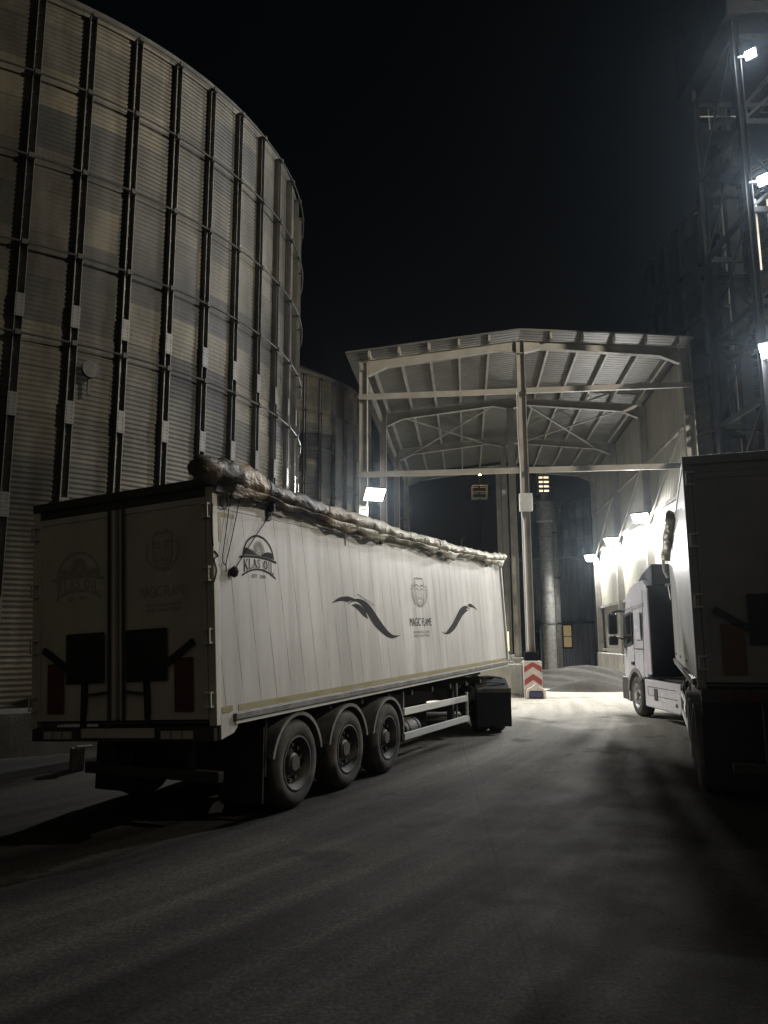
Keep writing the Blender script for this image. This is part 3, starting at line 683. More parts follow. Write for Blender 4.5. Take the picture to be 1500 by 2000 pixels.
def make_trailer(name, label, loc, rotz, L, w, zb, zt, ztr, s1, lean, dip, kind, wheel_sides=(-1,1)):
    tr = thing(name, label, 'trailer', loc, rotz, 'tipping semi-trailers')
    hw = w/2
    B = Matrix.Translation((0,0,1.1)) @ Matrix.Rotation(-lean,4,'X') @ Matrix.Translation((0,0,-1.1)) @ Matrix.Translation((5,0,0)) @ Matrix.Rotation(-dip,4,'Y') @ Matrix.Translation((-5,0,0))
    main = kind == 'white'
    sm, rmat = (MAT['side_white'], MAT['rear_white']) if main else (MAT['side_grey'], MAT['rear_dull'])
    def P(n, m, mat, par=None, **k): return m.build(n, mat, par or tr, mtx=(B if par is None else None), **k)
    wall = MB(); wall.box((.056,-hw,zb+.05),(L-.02,-hw+.05,zt)); wall.box((.056,hw-.05,zb+.05),(L-.02,hw,zt)); wall.box((L-.07,-hw+.05,zb+.05),(L-.02,hw-.05,zt+.1))
    wall.box((.10,-hw+.05,zb),(L-.07,hw-.05,zb+.12)); P('body', wall, sm)
    tr_ = MB()
    for sx in (-1, 1): tr_.box((.02,sx*hw-.012 if sx < 0 else hw-.06,zt-.0),(L,-hw+.06 if sx < 0 else hw+.012,zt+.06))
    if main:
        for x0, x1, z in ((.06,L-.3,zt-.12),): tr_.box((x0,-hw-.006,z),(x1,-hw-.001,z+.012))
    P('top_rail', tr_, MAT['side_white'] if main else MAT['guard'])
    # rear frame, doors
    for sx in (-1, 1):
        cp = MB(); cp.box((-.04,sx*hw-.0 if sx > 0 else -hw-.012,zb-.02),(.05,hw+.012 if sx > 0 else -hw+.08,ztr-.06)) if sx < 0 else cp.box((-.04,hw-.08,zb-.02),(.05,hw+.012,ztr-.06))
        P('corner_post', cp, MAT['rear_white'] if main else rmat, bevel=.008)
    hd = MB(); hd.box((-.06,-hw-.014,ztr-.10),(.12,hw+.014,ztr)); hd.box((-.02,-hw+.08,ztr-.2),(.04,hw-.08,ztr-.10)); P('header', hd, MAT['dark_steel'] if main else rmat, bevel=.012)
    for sx in (-1, 1):
        y0, y1 = (-hw+.085,-.03) if sx < 0 else (.03,hw-.085)
        dr = MB(); dr.box((-.035,y0,zb+.05),(.02,y1,ztr-.205)); d_ = P('rear_door', dr, rmat, bevel=.006)
        fr_ = MB()
        for a_, b_ in (((y0,zb+.05),(y1,zb+.11)),((y0,ztr-.27),(y1,ztr-.205)),((y0,zb+.11),(y0+.05,ztr-.27)),((y1-.05,zb+.11),(y1,ztr-.27))): fr_.box((-.05,a_[0],a_[1]),(-.036,b_[0],b_[1]))
        fr_.build('door_frame', rmat, d_)
        bars = MB()
        yb = sx*.10; bars.tube([(-.07,yb,zb-.02),(-.07,yb,ztr-.15)], .018, 8); bars.beam((-.08,yb,zb+.35),(-.08,yb+sx*.35,zb+.32), .03, .03); bars.build('lock_bar', MAT['dark_steel'], d_)
        for h in (3.38, 2.71, 2.07, 1.43):
            z = zb + (h-1.19)*(zt-zb)/(3.54-1.19); hm = MB(); yy = sx*(hw-.015)
            for dz in (-.075,.065): hm.box((-.10,min(yy,yy-sx*.09),z+dz),(-.04,max(yy,yy-sx*.09),z+dz+.018))
            hm.box((-.10,yy-.012 if sx > 0 else yy-.004,z-.075),(-.085,yy+.004 if sx > 0 else yy+.012,z+.083)); P('hinge', hm, MAT['guard'])
        # black marker square on its stem, and the long reflective plate
        yc = sx*(.41 if sx < 0 else .45); zc = zb+.72
        sq = MB(); sq.box((-.075,yc-.275,zc-.27),(-.055,yc+.275,zc+.28)); s_ = P('rubber_flap', sq, MAT['black'], bevel=.03)
        sg = MB(); sg.beam((-.065,yc,zc-.27),(-.065,yc+sx*.02,zb-.02), .05, .05); sg.beam((-.065,yc+sx*.26,zc-.1),(-.065,yc+sx*.62,zc+.12), .07, .03, (1,0,0)); sg.build('stem', MAT['black'], s_)
        pm = MB(); yp = sx*.89; pm.box((-.062,yp-.12,zb+.13),(-.052,yp+.12,zb+.68)); P('marker_plate', pm, MAT['red_plate'] if main else MAT['amber_plate'], bevel=.004)
    ib = MB(); ib.box((.022,-hw+.06,zb+.02),(.055,hw-.06,ztr-.08)); P('door_blackout', ib, MAT['dark_steel'])  # dark sheet added behind the doors to stop light through the gaps
    # rear bumper beam, lamps, plate
    bb = MB(); bb.box((-.05,-hw+.02,zb-.17),(.10,hw-.02,zb-.03)); bp = P('bumper', bb, MAT['dark_steel'] if main else MAT['dark_steel'], bevel=.01)
    b2 = MB(); b2.box((-.066,-.50,zb-.13),(-.052,.50,zb-.03)); b2.build('plate', MAT['rear_white'], bp)
    for sx in (-1,1):
        lm = MB()
        for q in range(3): lm.box((-.075,sx*(hw-.45)+(.14*q-.18),zb-.14),(-.052,sx*(hw-.45)+(.14*q-.06),zb-.06))
        lm.build('tail_lamp', MAT['rear_white'] if main else MAT['red_lens'], bp)
    ub = MB(); ub.box((.45,-.95,.44),(.55,.95,.56)); ub.box((.47,-.6,.56),(.54,-.5,zb-.1)); ub.box((.47,.5,.56),(.54,.6,zb-.1)); ub.build('under_run_bar', MAT['dark_steel'], tr, bevel=.015)
    for sx in (-1, 1):
        mf = MB(); xm = s1-.68; mf.box((xm-.012,min(sx*.62,sx*(hw-.06)),.17),(xm+.012,max(sx*.62,sx*(hw-.06)),1.0)); mf.build('mud_flap', MAT['black'], tr)
    sp_ = MB(); sp_.box((s1-.62,-hw+.08,.45),(s1-.58,hw-.08,zb-.02)); sp_.build('rear_blackout', MAT['black'], tr)  # black sheet added to hide the lit floor beneath the trailer
    # side rail, skirts
    for sx in (-1, 1):
        rl_ = MB(); y = sx*hw
        rl_.box((.25,y-.05 if sx < 0 else y,zb+.005),(L-.05,y if sx < 0 else y+.05,zb+.075))
        rr_ = P('side_rail', rl_, MAT['mudguard'], bevel=.008)
        r2 = MB(); r2.box((.27,y-.03 if sx < 0 else y-.02,zb-.035),(L-.03,y+.02 if sx < 0 else y+.03,zb-.0)); r2.build('lower_edge', MAT['guard'], rr_)
        if main:
            sk = MB(); sk.prism([(.03,zb-.16),(.25,zb-.12),(.31,zb-.07),(.345,zb-.0),(.345,zb+.0),(.24,zb+.0),(.24,zb+.09),(.03,zb+.09)], lambda x, z: (x, y-.014, z), lambda x, z: (x, y+.014, z)); P('corner_skirt', sk, sm)
            yl = MB(); yl.box((.36,y-.0035 if sx < 0 else y+.0005,zb+.09),(L-.1,y-.0005 if sx < 0 else y+.0035,zb+.155)); yl.box((.05,y-.017 if sx < 0 else y+.0145,zb+.096),(.235,y-.0145 if sx < 0 else y+.017,zb+.16))
            P('reflective_tape', yl, MAT['yellow'])
            if sx < 0:
                yl = MB(); yl.box((.07,y-.003,3.06),(.115,y-.0005,3.38)); yl.box((.116,y-.003,3.335),(.36,y-.0005,3.38)); P('reflective_tape', yl, MAT['yellow'])
    # chassis
    ch = MB()
    for y in (-.45,.45): ch.box((.3,y-.06,zb-.42),(L-.4,y+.06,zb-.06))
    for x in [.6+.95*i for i in range(int((L-1)/.95)+1)]: ch.box((x-.04,-hw+.05,zb-.12),(x+.04,hw-.05,zb-.04))
    ch.build('chassis', MAT['frame_red'], tr)
    for i in range(3):
        s = s1 + 1.3467*i
        ax = MB(); ax.cyl((s,-hw+.3,.515),(s,hw-.3,.515), .07, 12); ax.build('axle', MAT['dark_steel'], tr)
        for sx in wheel_sides: wheel(tr, (s, sx*(hw-.02), .515), sx)
        for sx in (-1, 1):
            arc_guard((s, sx*(hw-.01), .515), .585, .34, sx, R(12), R(168)).build('mudguard', MAT['mudguard'], tr, autos=40)
    # landing legs, tank, side guards
    for sx in (-1, 1):
        ll = MB(); x = L-2.6; ll.box((x-.06,sx*.75-.06,.35),(x+.06,sx*.75+.06,zb-.05)); ll.box((x-.04,sx*.75-.04,.3),(x+.04,sx*.75+.04,.36)); ll.box((x-.14,sx*.75-.12,.27),(x+.14,sx*.75+.12,.30)); ll.build('landing_leg', MAT['dark_steel'], tr)
        sg = MB(); y = sx*(hw-.03); x0, x1 = s1+1.3467*2+.62, s1+1.3467*2+3.85
        for z in (.455, .835): sg.box((x0,y-.02,z-.055),(x1,y+.02,z+.055))
        gr = sg.build('side_guard', MAT['guard'], tr, bevel=.006)
        sp = MB(); sp.box((x1-.03,y-.022,.40),(x1+.005,y+.022,.95)); sp.build('end_post', MAT['guard'], gr)
        for x in (x0+.12, x1-.45):
            sp = MB(); sp.box((x-.02,y-sx*.06-.015,.35),(x+.02,y-sx*.06+.015,zb-.05)); sp.build('hanger', MAT['mudguard'], gr)
    tk = MB(); tx = s1+1.3467*2+1.9; tk.tube([(tx-.35,-hw+.55,.42),(tx-.33,-hw+.55,.42),(tx+.33,-hw+.55,.42),(tx+.35,-hw+.55,.42)], [.12,.19,.19,.12], 20); tk.build('air_tank', MAT['mudguard'], tr, autos=40)
    for q in range(2): MB().lathe([(.19,tx-.2+.4*q),(.20,tx-.2+.4*q),(.20,tx-.16+.4*q),(.19,tx-.16+.4*q)], (0,-hw+.55,.42), 'X', 20).build('tank_strap', MAT['dark_steel'], tr)
    return tr, B
YAW1 = .4188
d1 = Vector((math.sin(YAW1), math.cos(YAW1), 0)); n1 = Vector((-math.cos(YAW1), math.sin(YAW1), 0))
W1 = 2.54
o1 = Vector((-1.6783, 8.1115, 0)) + n1*(W1/2)
tr1, B1 = make_trailer('tipper_trailer', 'white tipping trailer with grey emblems and rolled tarpaulin', o1, PI/2-YAW1, 11.17, W1, 1.19, 3.54, 3.74, 1.60, .0454, .0247, 'white')
fn_s = lambda u, v, e: (u, -W1/2-e, v)
tm_s = lambda u, v, w, h: Matrix.Translation((u, -W1/2-.004, v)) @ Matrix.Rotation(PI/2,4,'X') @ Matrix.Diagonal((w,h,1,1))
oil_logo(fn_s, tr1, B1, tm_s, MAT['decal'], MAT['decal_faint'])
crest(fn_s, tr1, B1, MAT['decal_faint'], tm_s)
def catmull(p, n=8):
    out = []
    for i in range(len(p)-1):
        p0, p1, p2, p3 = p[max(i-1,0)], p[i], p[i+1], p[min(i+2,len(p)-1)]
        for k in range(n):
            t = k/n; out.append(tuple(.5*((2*b)+(-a+c)*t+(2*a-5*b+4*c-d)*t*t+(-a+3*b-3*c+d)*t**3) for a,b,c,d in zip(p0,p1,p2,p3)))
    return out+[p[-1]]
dc = Decal(fn_s)
dc.strip(catmull([(2.59,2.46),(2.82,2.535),(3.06,2.555),(3.20,2.54),(3.29,2.52)]), catmull([(2.59,2.455),(2.82,2.485),(2.95,2.487),(3.03,2.478),(3.05,2.475)]))
dc.strip(catmull([(3.05,2.45),(3.30,2.525),(3.55,2.515),(3.80,2.43),(4.10,2.235),(4.37,2.07),(4.61,1.99),(4.88,1.982)]), catmull([(3.06,2.445),(3.22,2.485),(3.40,2.478),(3.60,2.38),(3.91,2.15),(4.26,2.0),(4.55,1.94),(4.88,1.978)]))
dc.strip(catmull([(3.19,2.44),(3.35,2.455),(3.50,2.42),(3.62,2.36)]), catmull([(3.20,2.43),(3.36,2.38),(3.53,2.295),(3.70,2.24)]))
dc.m.build('swoosh', MAT['decal'], tr1, mtx=B1)
dc = Decal(fn_s)
dc.strip(catmull([(6.83,2.012),(7.02,1.985),(7.20,2.04),(7.51,2.17),(7.85,2.36),(8.05,2.455),(8.36,2.505),(8.52,2.47),(8.67,2.425)]), catmull([(6.83,2.008),(7.0,1.965),(7.25,1.962),(7.60,2.05),(7.95,2.22),(8.20,2.35),(8.36,2.43),(8.52,2.45),(8.67,2.415)]))
dc.strip(catmull([(8.10,2.36),(8.3,2.43),(8.51,2.42)]), catmull([(8.12,2.30),(8.30,2.36),(8.50,2.41)]))
dc.strip(catmull([(8.49,2.52),(8.65,2.55),(8.79,2.535),(9.0,2.48),(9.16,2.42)]), catmull([(8.53,2.50),(8.66,2.475),(8.80,2.475),(9.0,2.45),(9.16,2.415)]))
dc.m.build('swoosh', MAT['decal'], tr1, mtx=B1)
lt = lettering('WWW KLASOIL COM', MAT['decal_faint'], tr1, B1 @ Matrix.Translation((3.66,-W1/2-.004,2.52)) @ Matrix.Rotation(PI/2,4,'X') @ Matrix.Rotation(R(-15),4,'Z') @ Matrix.Diagonal((.58,.04,1,1)))
dc = Decal(fn_s); dc.ribbon([(3.07,3.38),(3.07,3.27)], .03); dc.ribbon([(3.045,3.37),(3.095,3.38)], .015); dc.m.build('mark', MAT['decal'], tr1, mtx=B1)
# emblems on the rear doors
fn_r = lambda u, v, e: (-.0365-e, -(u-.835)+.585, (v-2.94)*1.12+2.83)
tm_r = lambda u, v, w, h: Matrix.Translation((-.0405, -(u-.835)+.585, (v-2.94)*1.12+2.83)) @ Matrix.Rotation(-PI/2,4,'Z') @ Matrix.Rotation(PI/2,4,'X') @ Matrix.Diagonal((w,h,1,1))
oil_logo(fn_r, tr1, B1, tm_r, MAT['decal_rear'], MAT['decal_rear'])
fn_r2 = lambda u, v, e: (-.0365-e, -(u-5.845)*.62-.62, (v-2.4)*.85+2.76)
tm_r2 = lambda u, v, w, h: Matrix.Translation((-.0405, -(u-5.845)*.62-.62, (v-2.4)*.85+2.76)) @ Matrix.Rotation(-PI/2,4,'Z') @ Matrix.Rotation(PI/2,4,'X') @ Matrix.Diagonal((w*.62,h*.85,1,1))
crest(fn_r2, tr1, B1, MAT['decal_rear'], tm_r2, wmat='decal_rear')
# tarpaulin rolled along the right top edge
def tarp_roll(parent, B, hw, L, side, zt, stations, seed, mat):
    r2 = random.Random(seed); n, m = 28, 320; b = MB()
    ph = [(r2.uniform(0,6.28), r2.uniform(1.5,9), r2.randint(1,4), r2.uniform(.4,1)) for _ in range(14)]
    def st(x):
        for (x0,z0,r0),(x1,z1,r1) in zip(stations[:-1], stations[1:]):
            if x <= x1: t = (x-x0)/(x1-x0); t = t*t*(3-2*t); return z0+(z1-z0)*t, r0+(r1-r0)*t
        return stations[-1][1:]
    X0, X1 = stations[0][0], stations[-1][0]
    for i in range(m+1):
        x = X0+(X1-X0)*i/m; z, r = st(x); z += .012*math.sin(x*2.3)
        e = min(1, (i+.5)/3, (m-i+.5)/3); pinch = 1 - .16*max(0, 1-abs(((x+.35) % 1.45)-.3)/.10)
        for k in range(n):
            a = 2*PI*k/n; s_ = 0
            for p, fx, ka, am in ph: s_ += am*math.sin(p+fx*x+ka*a + x*2.2)
            crease = 1-abs(math.sin(a*1.5 + x*4.3 + 1.3*math.sin(x*2.9)))**.35 + .7*(1-abs(math.sin(a - x*6.1 + 1.7*math.sin(x*1.3+2)))**.4)
            fold = abs(((a*2.2 + x*3.1 + .8*math.sin(x*1.7)) % 2.0)-1)
            rr = r*pinch*(1+.10*math.sin(x*1.9+1)+.06*math.sin(x*4.7))*(.90 + .035*s_/2 + .08*(fold-.5) + .17*crease - .05 + (-.12 if math.sin(a) < -.6 else 0)*.5); rr *= (.35+.65*math.sqrt(e))
            b.v.append((x + .02*math.sin(3*a+x*5), side*(hw+.06)+rr*math.cos(a)*1.0, z+rr*math.sin(a)*.92))
    b.f = [(i*n+k, i*n+(k+1)%n, (i+1)*n+(k+1)%n, (i+1)*n+k) for i in range(m) for k in range(n)] + [tuple(range(n-1,-1,-1)), tuple(m*n+k for k in range(n))]
    o = b.build('tarpaulin', mat, parent, smooth=True, mtx=B)
    dr_ = MB(); M2 = 220
    for i in range(M2+1):
        x = X0+.5+(X1-X0-.8)*i/M2; z, r = st(x); z += .012*math.sin(x*2.3)
        dl = .07+.05*math.sin(x*1.7+2)+.035*math.sin(x*5.3)+.02*math.sin(x*11)
        for k in range(4): dr_.v.append((x+.02*math.sin(x*7+k), side*(hw+.06+r*.72-.05*(k/3)+.012*math.sin(x*9+k*1.3)), z-r*.62-dl*k/3))
    dr_.f = [(i*4+k, i*4+k+1, (i+1)*4+k+1, (i+1)*4+k) for i in range(M2) for k in range(3)]
    de_ = dr_.build('loose_edge', mat, o, smooth=True)
    so_ = de_.modifiers.new('thick', 'SOLIDIFY'); so_.thickness = .006
    for x in [X0+1.2+1.45*i for i in range(int((X1-X0)/1.45))]:
        z, r = st(x); bands = MB(); bands.lathe([(r*.93,x-.012),(r*.96,x-.012),(r*.96,x+.012),(r*.93,x+.012)], (0,side*(hw+.06),z), 'X', 20)
        bands.build('tie_band', MAT['rope'], o)
    return o
tarp_roll(tr1, B1, W1/2, 11.17, -1, 3.54, [(-.38,3.80,.165),(.2,3.77,.175),(1.4,3.69,.155),(3.6,3.62,.14),(6.5,3.585,.125),(9.5,3.60,.11),(11.4,3.67,.12)], 4, MAT['tarp'])
def rope(pts, r=.008):
    b = MB(); b.tube(catmull(pts, 5), r*.7, 6); return b.build('rope', MAT['rope'], tr1, mtx=B1)
yr = -W1/2-.02
rope([(.26,yr,3.50),(.19,yr,3.20),(.115,yr,2.92),(.11,yr,2.86),(.14,yr,2.82),(.175,yr,2.85),(.30,yr,3.15),(.45,yr,3.55)])
rope([(1.2,yr-.03,3.60),(.8,yr,3.22),(.34,yr,2.79)])
rope([(.17,yr,2.84),(.165,yr,2.74)], .01)
rope([(.12,yr,3.55),(.09,yr,3.47),(.15,yr,3.42),(.22,yr,3.46),(.20,yr,3.56)])
rope([(-.05,yr,3.45),(-.07,yr,3.2),(-.05,yr,3.0)], .012)
rope([(-.03,yr,2.95),(.03,yr,2.90),(-.04,yr,2.86),(.0,yr,2.75),(-.05,yr,2.62)], .010)
kn = MB(); kn.lathe([(.0,-.07),(.035,-.05),(.05,0),(.035,.04),(0,.06)], (.29,yr-.02,2.75), 'Z', 12); kn.build('rope_knot', MAT['rope'], tr1, mtx=B1)
for x in (1.06, 4.3, 7.6, 10.1):
    k_ = MB(); k_.box((x-.05,-W1/2-.03,3.40),(x+.04,-W1/2-.002,3.56)); k_.box((x-.02,-W1/2-.10,3.5),(x+.02,-W1/2-.03,3.60)); k_.build('bracket', MAT['dark_steel'], tr1, mtx=B1)
fe = MB(); fe.box((11.16,-W1/2-.04,1.3),(11.22,-W1/2+.10,3.62)); fe.box((11.16,W1/2-.10,1.3),(11.22,W1/2+.02,3.62)); fe.build('front_post', MAT['guard'], tr1, mtx=B1)
for x in (2.6, 5.1, 8.3):
    hk = MB(); hk.tube([(x,-W1/2-.03,3.66),(x,-W1/2-.05,3.86),(x+.03,-W1/2-.12,3.88)], .012, 6); hk.build('tarp_stop', MAT['dark_steel'], tr1, mtx=B1)

YAW2 = R(19.1); d2 = Vector((math.sin(YAW2), math.cos(YAW2), 0)); r2v = Vector((d2.y,-d2.x,0))
o2 = Vector((3.46, 8.74, 0)) + r2v*1.275
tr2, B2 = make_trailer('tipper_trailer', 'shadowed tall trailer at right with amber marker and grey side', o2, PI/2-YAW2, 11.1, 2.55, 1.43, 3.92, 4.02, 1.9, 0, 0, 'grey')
tarp_roll(tr2, B2, 1.275, 11.1, 1, 3.92, [(4.0,3.96,.10),(8,3.96,.11),(11.15,3.98,.13)], 9, MAT['tarp'])
bk = MB()
bk.tube([(10.9,1.33,4.05),(11.0,1.42,3.95),(10.95,1.40,3.6),(10.9,1.33,3.45)], .03, 6); bk.box((10.6,1.28,3.25),(11.0,1.40,3.29)); bk.tube([(10.8,1.34,3.27),(10.6,1.30,2.9)], .012, 6); bk.build('tarp_crank', MAT['guard'], tr2)
for x in (3.0,6.0,9.0):
    ml = MB(); ml.box((x-.05,1.285,1.62),(x+.05,1.30,1.66)); ml.build('marker_lamp', MAT['amber_plate'], tr2)

# ---- tractor units
def make_tractor(label, loc, rotz, paint, wb=3.75):
    t = thing('tractor_unit', label, 'truck', loc, rotz, 'lorry tractor units')
    arch = [(.66*math.cos(R(a_)), .52+.66*math.sin(R(a_))) for a_ in range(140, 9, -10)]
    prof = [(-.98,1.02),(-.98,3.28),(-.55,3.52),(.0,3.50),(.45,3.38),(.82,3.12),(1.02,2.72),(1.20,2.30),(1.36,1.85),(1.44,1.30),(1.44,.62),(1.40,.34),(.78,.32),(.70,.55)] 
    prof += [p for p in reversed(arch) if p[1] > .6] + [(-.60,1.02)]
    ys = [-1.24,-1.21,-1.0,-.5,0,.5,1.0,1.21,1.24]
    b = MB(); n = len(prof)
    for y in ys:
        e = (abs(y)/1.24)**6
        for x, z in prof:
            f = 1 - (.09*max(0, z-2.75)/.8) ; xx = x - (.20*e + .10*(abs(y)/1.24)**2)*max(0, min(1, (x-.55)/.6)); zz = z - .06*e*(1 if z > 3.3 else 0)
            f *= 1 - .05*max(0, min(1, (x-.6)/.8))
            b.v.append((xx, y*f, zz))
    for j in range(len(ys)-1):
        for i in range(n): i2 = (i+1) % n; b.f.append((j*n+i, j*n+i2, (j+1)*n+i2, (j+1)*n+i))
    b.f += [tuple(range(n)), tuple((len(ys)-1)*n+i for i in range(n))]
    cab = b.build('cab', paint, t, autos=35, bevel=.02)
    sd = lambda s, pts, e0, e1: MB().prism(pts, lambda x, z: (x, s*(1.24*(1-.09*max(0,z-2.75)/.8)*(1-.05*max(0,min(1,(x-.6)/.8)))+e0), z), lambda x, z: (x, s*(1.24*(1-.09*max(0,z-2.75)/.8)*(1-.05*max(0,min(1,(x-.6)/.8)))+e1), z))
    for s in (-1, 1):
        sd(s, [(.12,1.85),(.95,1.72),(1.02,1.95),(.88,2.62),(.12,2.70)], -.004, .012).build('window_frame', MAT['black'], cab)
        sd(s, [(.19,1.92),(.90,1.80),(.95,1.97),(.83,2.55),(.19,2.63)], .013, .016).build('side_window', MAT['glass'], cab)
        for p, q in (((.05,1.20),(.05,2.85)),((.05,1.72),(-.68,1.72)),((-.68,1.05),(-.68,3.2)),((.05,2.80),(-.98,2.86)),((1.02,1.3),(1.02,1.9)),((.05,2.80),(.95,2.72))):
            dx, dz = q[0]-p[0], q[1]-p[1]; L_ = math.hypot(dx,dz); nx, nz = -dz/L_*.008, dx/L_*.008
            ln = MB(); ln.prism([(p[0]+nx,p[1]+nz),(q[0]+nx,q[1]+nz),(q[0]-nx,q[1]-nz),(p[0]-nx,p[1]-nz)], lambda x,z: (x, s*(1.24*(1-.09*max(0,z-2.75)/.8)-.003), z), lambda x,z: (x, s*(1.24*(1-.09*max(0,z-2.75)/.8)+.003), z))
            ln.build('panel_gap', MAT['black'], cab)
        sp_ = sd(s, [(-.08,1.95),(-.58,1.95),(-.58,2.68),(-.08,2.68)], -.002, .010); sp_.build('side_panel', paint, cab, bevel=.02)
        hn = MB(); hn.box((.10,s*1.235,1.30),(.28,s*1.262,1.38) if s > 0 else (.28,s*1.235,1.38)) if s > 0 else hn.box((.10,-1.262,1.30),(.28,-1.235,1.38)); hn.build('door_handle', MAT['black'], cab)
        # wheel arch trim
        am = MB(); am.lathe([(.60,s*1.20),(.70,s*1.20),(.70,s*1.262),(.60,s*1.262),(.60,s*1.20)], (0,0,.52), 'Y', 18, R(8), R(140)); am.build('wheel_arch', MAT['mudguard'], cab, autos=40)
        st = MB(); st.box((.74,s*1.10 if s > 0 else -1.225,.36),(1.30,1.225 if s > 0 else -1.10,.95)); st.build('step', MAT['black_dusty'], t, bevel=.02)
        # mirrors
        mi = MB(); y0, y1 = (1.34,1.60) if s > 0 else (-1.60,-1.34)
        mi.box((1.02,y0,2.10),(1.16,y1,2.68)); mi.box((1.02,y0,1.80),(1.16,y1,2.06)); mo = mi.build('mirror', MAT['black'], t, bevel=.05)
        ma = MB(); ma.tube([(1.0,s*1.12,2.72),(1.08,s*1.30,2.74),(1.09,s*1.47,2.70)], .035, 8); ma.tube([(.98,s*1.15,1.95),(1.07,s*1.30,2.0),(1.09,s*1.45,2.06)], .025, 8); ma.build('mirror_arm', MAT['black'], mo)
        # deflector behind cab, skirt
        MB().box((-1.24,s*1.20 if s > 0 else -1.235,1.10),(-.985,1.235 if s > 0 else -1.20,3.22)).build('air_deflector', paint, t, bevel=.012)
        sk = MB(); y0, y1 = (1.19,1.25) if s > 0 else (-1.25,-1.19); sk.prism([(-.70,.31),(-3.0,.29),(-3.16,.36),(-3.16,.97),(-.70,.985)], lambda x, z: (x,y0,z), lambda x, z: (x,y1,z)); sko = sk.build('side_skirt', paint, t, bevel=.03)
        de = MB(); ye0, ye1 = (1.251,1.256) if s > 0 else (-1.256,-1.251)
        de.box((-2.85,ye0,.80),(-.95,ye1,.815)); de.box((-.96,ye0,.60),(-.945,ye1,.80)); de.box((-2.95,ye0,.60),(-.95,ye1,.612)); de.build('groove', MAT['black'], sko)
        de = MB(); de.box((-1.65,ye0,.50),(-1.40,ye1+ .004*s if s > 0 else ye1,.78)); de.build('hatch', MAT['black'], sko); de = MB(); de.box((-2.92,ye0,.44),(-2.80,ye1,.52)); de.build('hatch', MAT['black'], sko)
        MB().box((-3.1,min(s*.75,s*1.18),.55),(-.8,max(s*.75,s*1.18),.96)).build('fuel_tank', MAT['black_dusty'], t, bevel=.05)
        wheel(t, (0, s*1.235, .515), s, rim='rim_bright', deep=False)
        wheel(t, (-wb, s*1.235, .515), s, rim='rim_bright', deep=True)
        wheel(t, (-wb, s*.88, .515), s, rim='rim', deep=True)
        arc_guard((-wb, s*1.26, .515), .60, .70, s, R(25), R(155), .02).build('rear_mudguard', MAT['black_dusty'], t, autos=40)
        fb = MB(); y0, y1 = (.54,1.27) if s > 0 else (-1.27,-.54); fb.box((-wb-.66,y0,.16),(-wb-.64,y1,.95)); fl = fb.build('mud_flap', MAT['black'], t)
        fs_ = MB(); fs_.box((-wb-.69,y0,.86),(-wb-.661,y1,.95)); fs_.build('flap_strip', MAT['mudguard'], fl, bevel=.01)
        hl = MB(); hl.box((1.20,s*.78-.16,.62),(1.36,s*.78+.16,.95)); hl.build('headlight', MAT['glass'], t, bevel=.04)
        cc = MB()
        for q in range(5): a0 = R(60+22*q); cc.tube([(-wb+.63*math.cos(a0), y0+.05, .515+.63*math.sin(a0)),(-wb+.645*math.cos(a0), (y0+y1)/2, .53+.645*math.sin(a0)),(-wb+.63*math.cos(a0), y1-.03, .515+.63*math.sin(a0))], .012, 5)
        cc.build('guard_rib', MAT['black'], t)
    rdx = MB(); rdx.prism([(.25,3.46),(-.2,3.66),(-.98,3.86),(-.98,3.30),(-.5,3.50)], lambda x, z: (x,-1.0,z), lambda x, z: (x,1.0,z)); rdx.build('roof_deflector', MAT['truck_dark'], t, bevel=.03)
    MB().box((-1.02,-1.16,1.04),(-.985,1.16,3.30)).build('cab_rear_panel', MAT['truck_dark'], cab)
    ex = MB(); ex.tube([(-1.12,-.75,.9),(-1.12,-.75,3.0)], .09, 14); ex.tube([(-1.2,.2,1.0),(-1.2,.2,2.7)], .12, 14); ex.build('air_intake', MAT['black_dusty'], t, smooth=True)
    ws = MB(); ws.add([(1.13+.03,-.98,1.98),(1.13+.03,.98,1.98),(.93,.95,2.68),(.93,-.95,2.68)], [(0,1,2,3)]); 
    wz = MB(); wz.prism([(1.36,1.92),(1.09,2.62),(1.12,2.63),(1.40,1.93)], lambda x, z: (x,-.96,z), lambda x, z: (x,.96,z)); wz.build('windscreen', MAT['glass'], cab)
    gl = MB()
    for q in range(5): gl.box((1.40,-.7,.75+.16*q),(1.46,.7,.85+.16*q))
    gl.build('grille', MAT['black'], cab)
    vs = MB(); vs.prism([(1.05,2.74),(1.30,2.62),(1.31,2.64),(1.06,2.80)], lambda x, z: (x,-1.0,z), lambda x, z: (x,1.0,z)); vs.build('sun_visor', MAT['black'], cab)
    ch = MB()
    for y in (-.42,.42): ch.box((-wb-.85,y-.04,.72),(1.0,y+.04,.98))
    ch.cyl((-wb,-.9,.515),(-wb,.9,.515), .10, 12); ch.cyl((0,-1.0,.515),(0,1.0,.515), .07, 12); ch.box((-3.1,-1.0,.98),(-1.05,1.0,1.0)); ch.build('chassis', MAT['black_dusty'], t)
    fw = MB(); fw.lathe([(0,1.08),(.45,1.10),(.46,1.14),(.1,1.16),(0,1.16)], (-wb+.5,0,0), 'Z', 28); fw.build('fifth_wheel', MAT['dark_steel'], t)
    return t
make_tractor('white lorry cab seen from behind, coupled to the shadowed right trailer', (6.54+1.25, 20.61, 0), R(89.5), MAT['truck_white'])
make_tractor('dark lorry unit hidden under the front of the emblem trailer', (1.10, 21.15, 0), R(94), MAT['truck_dark'])

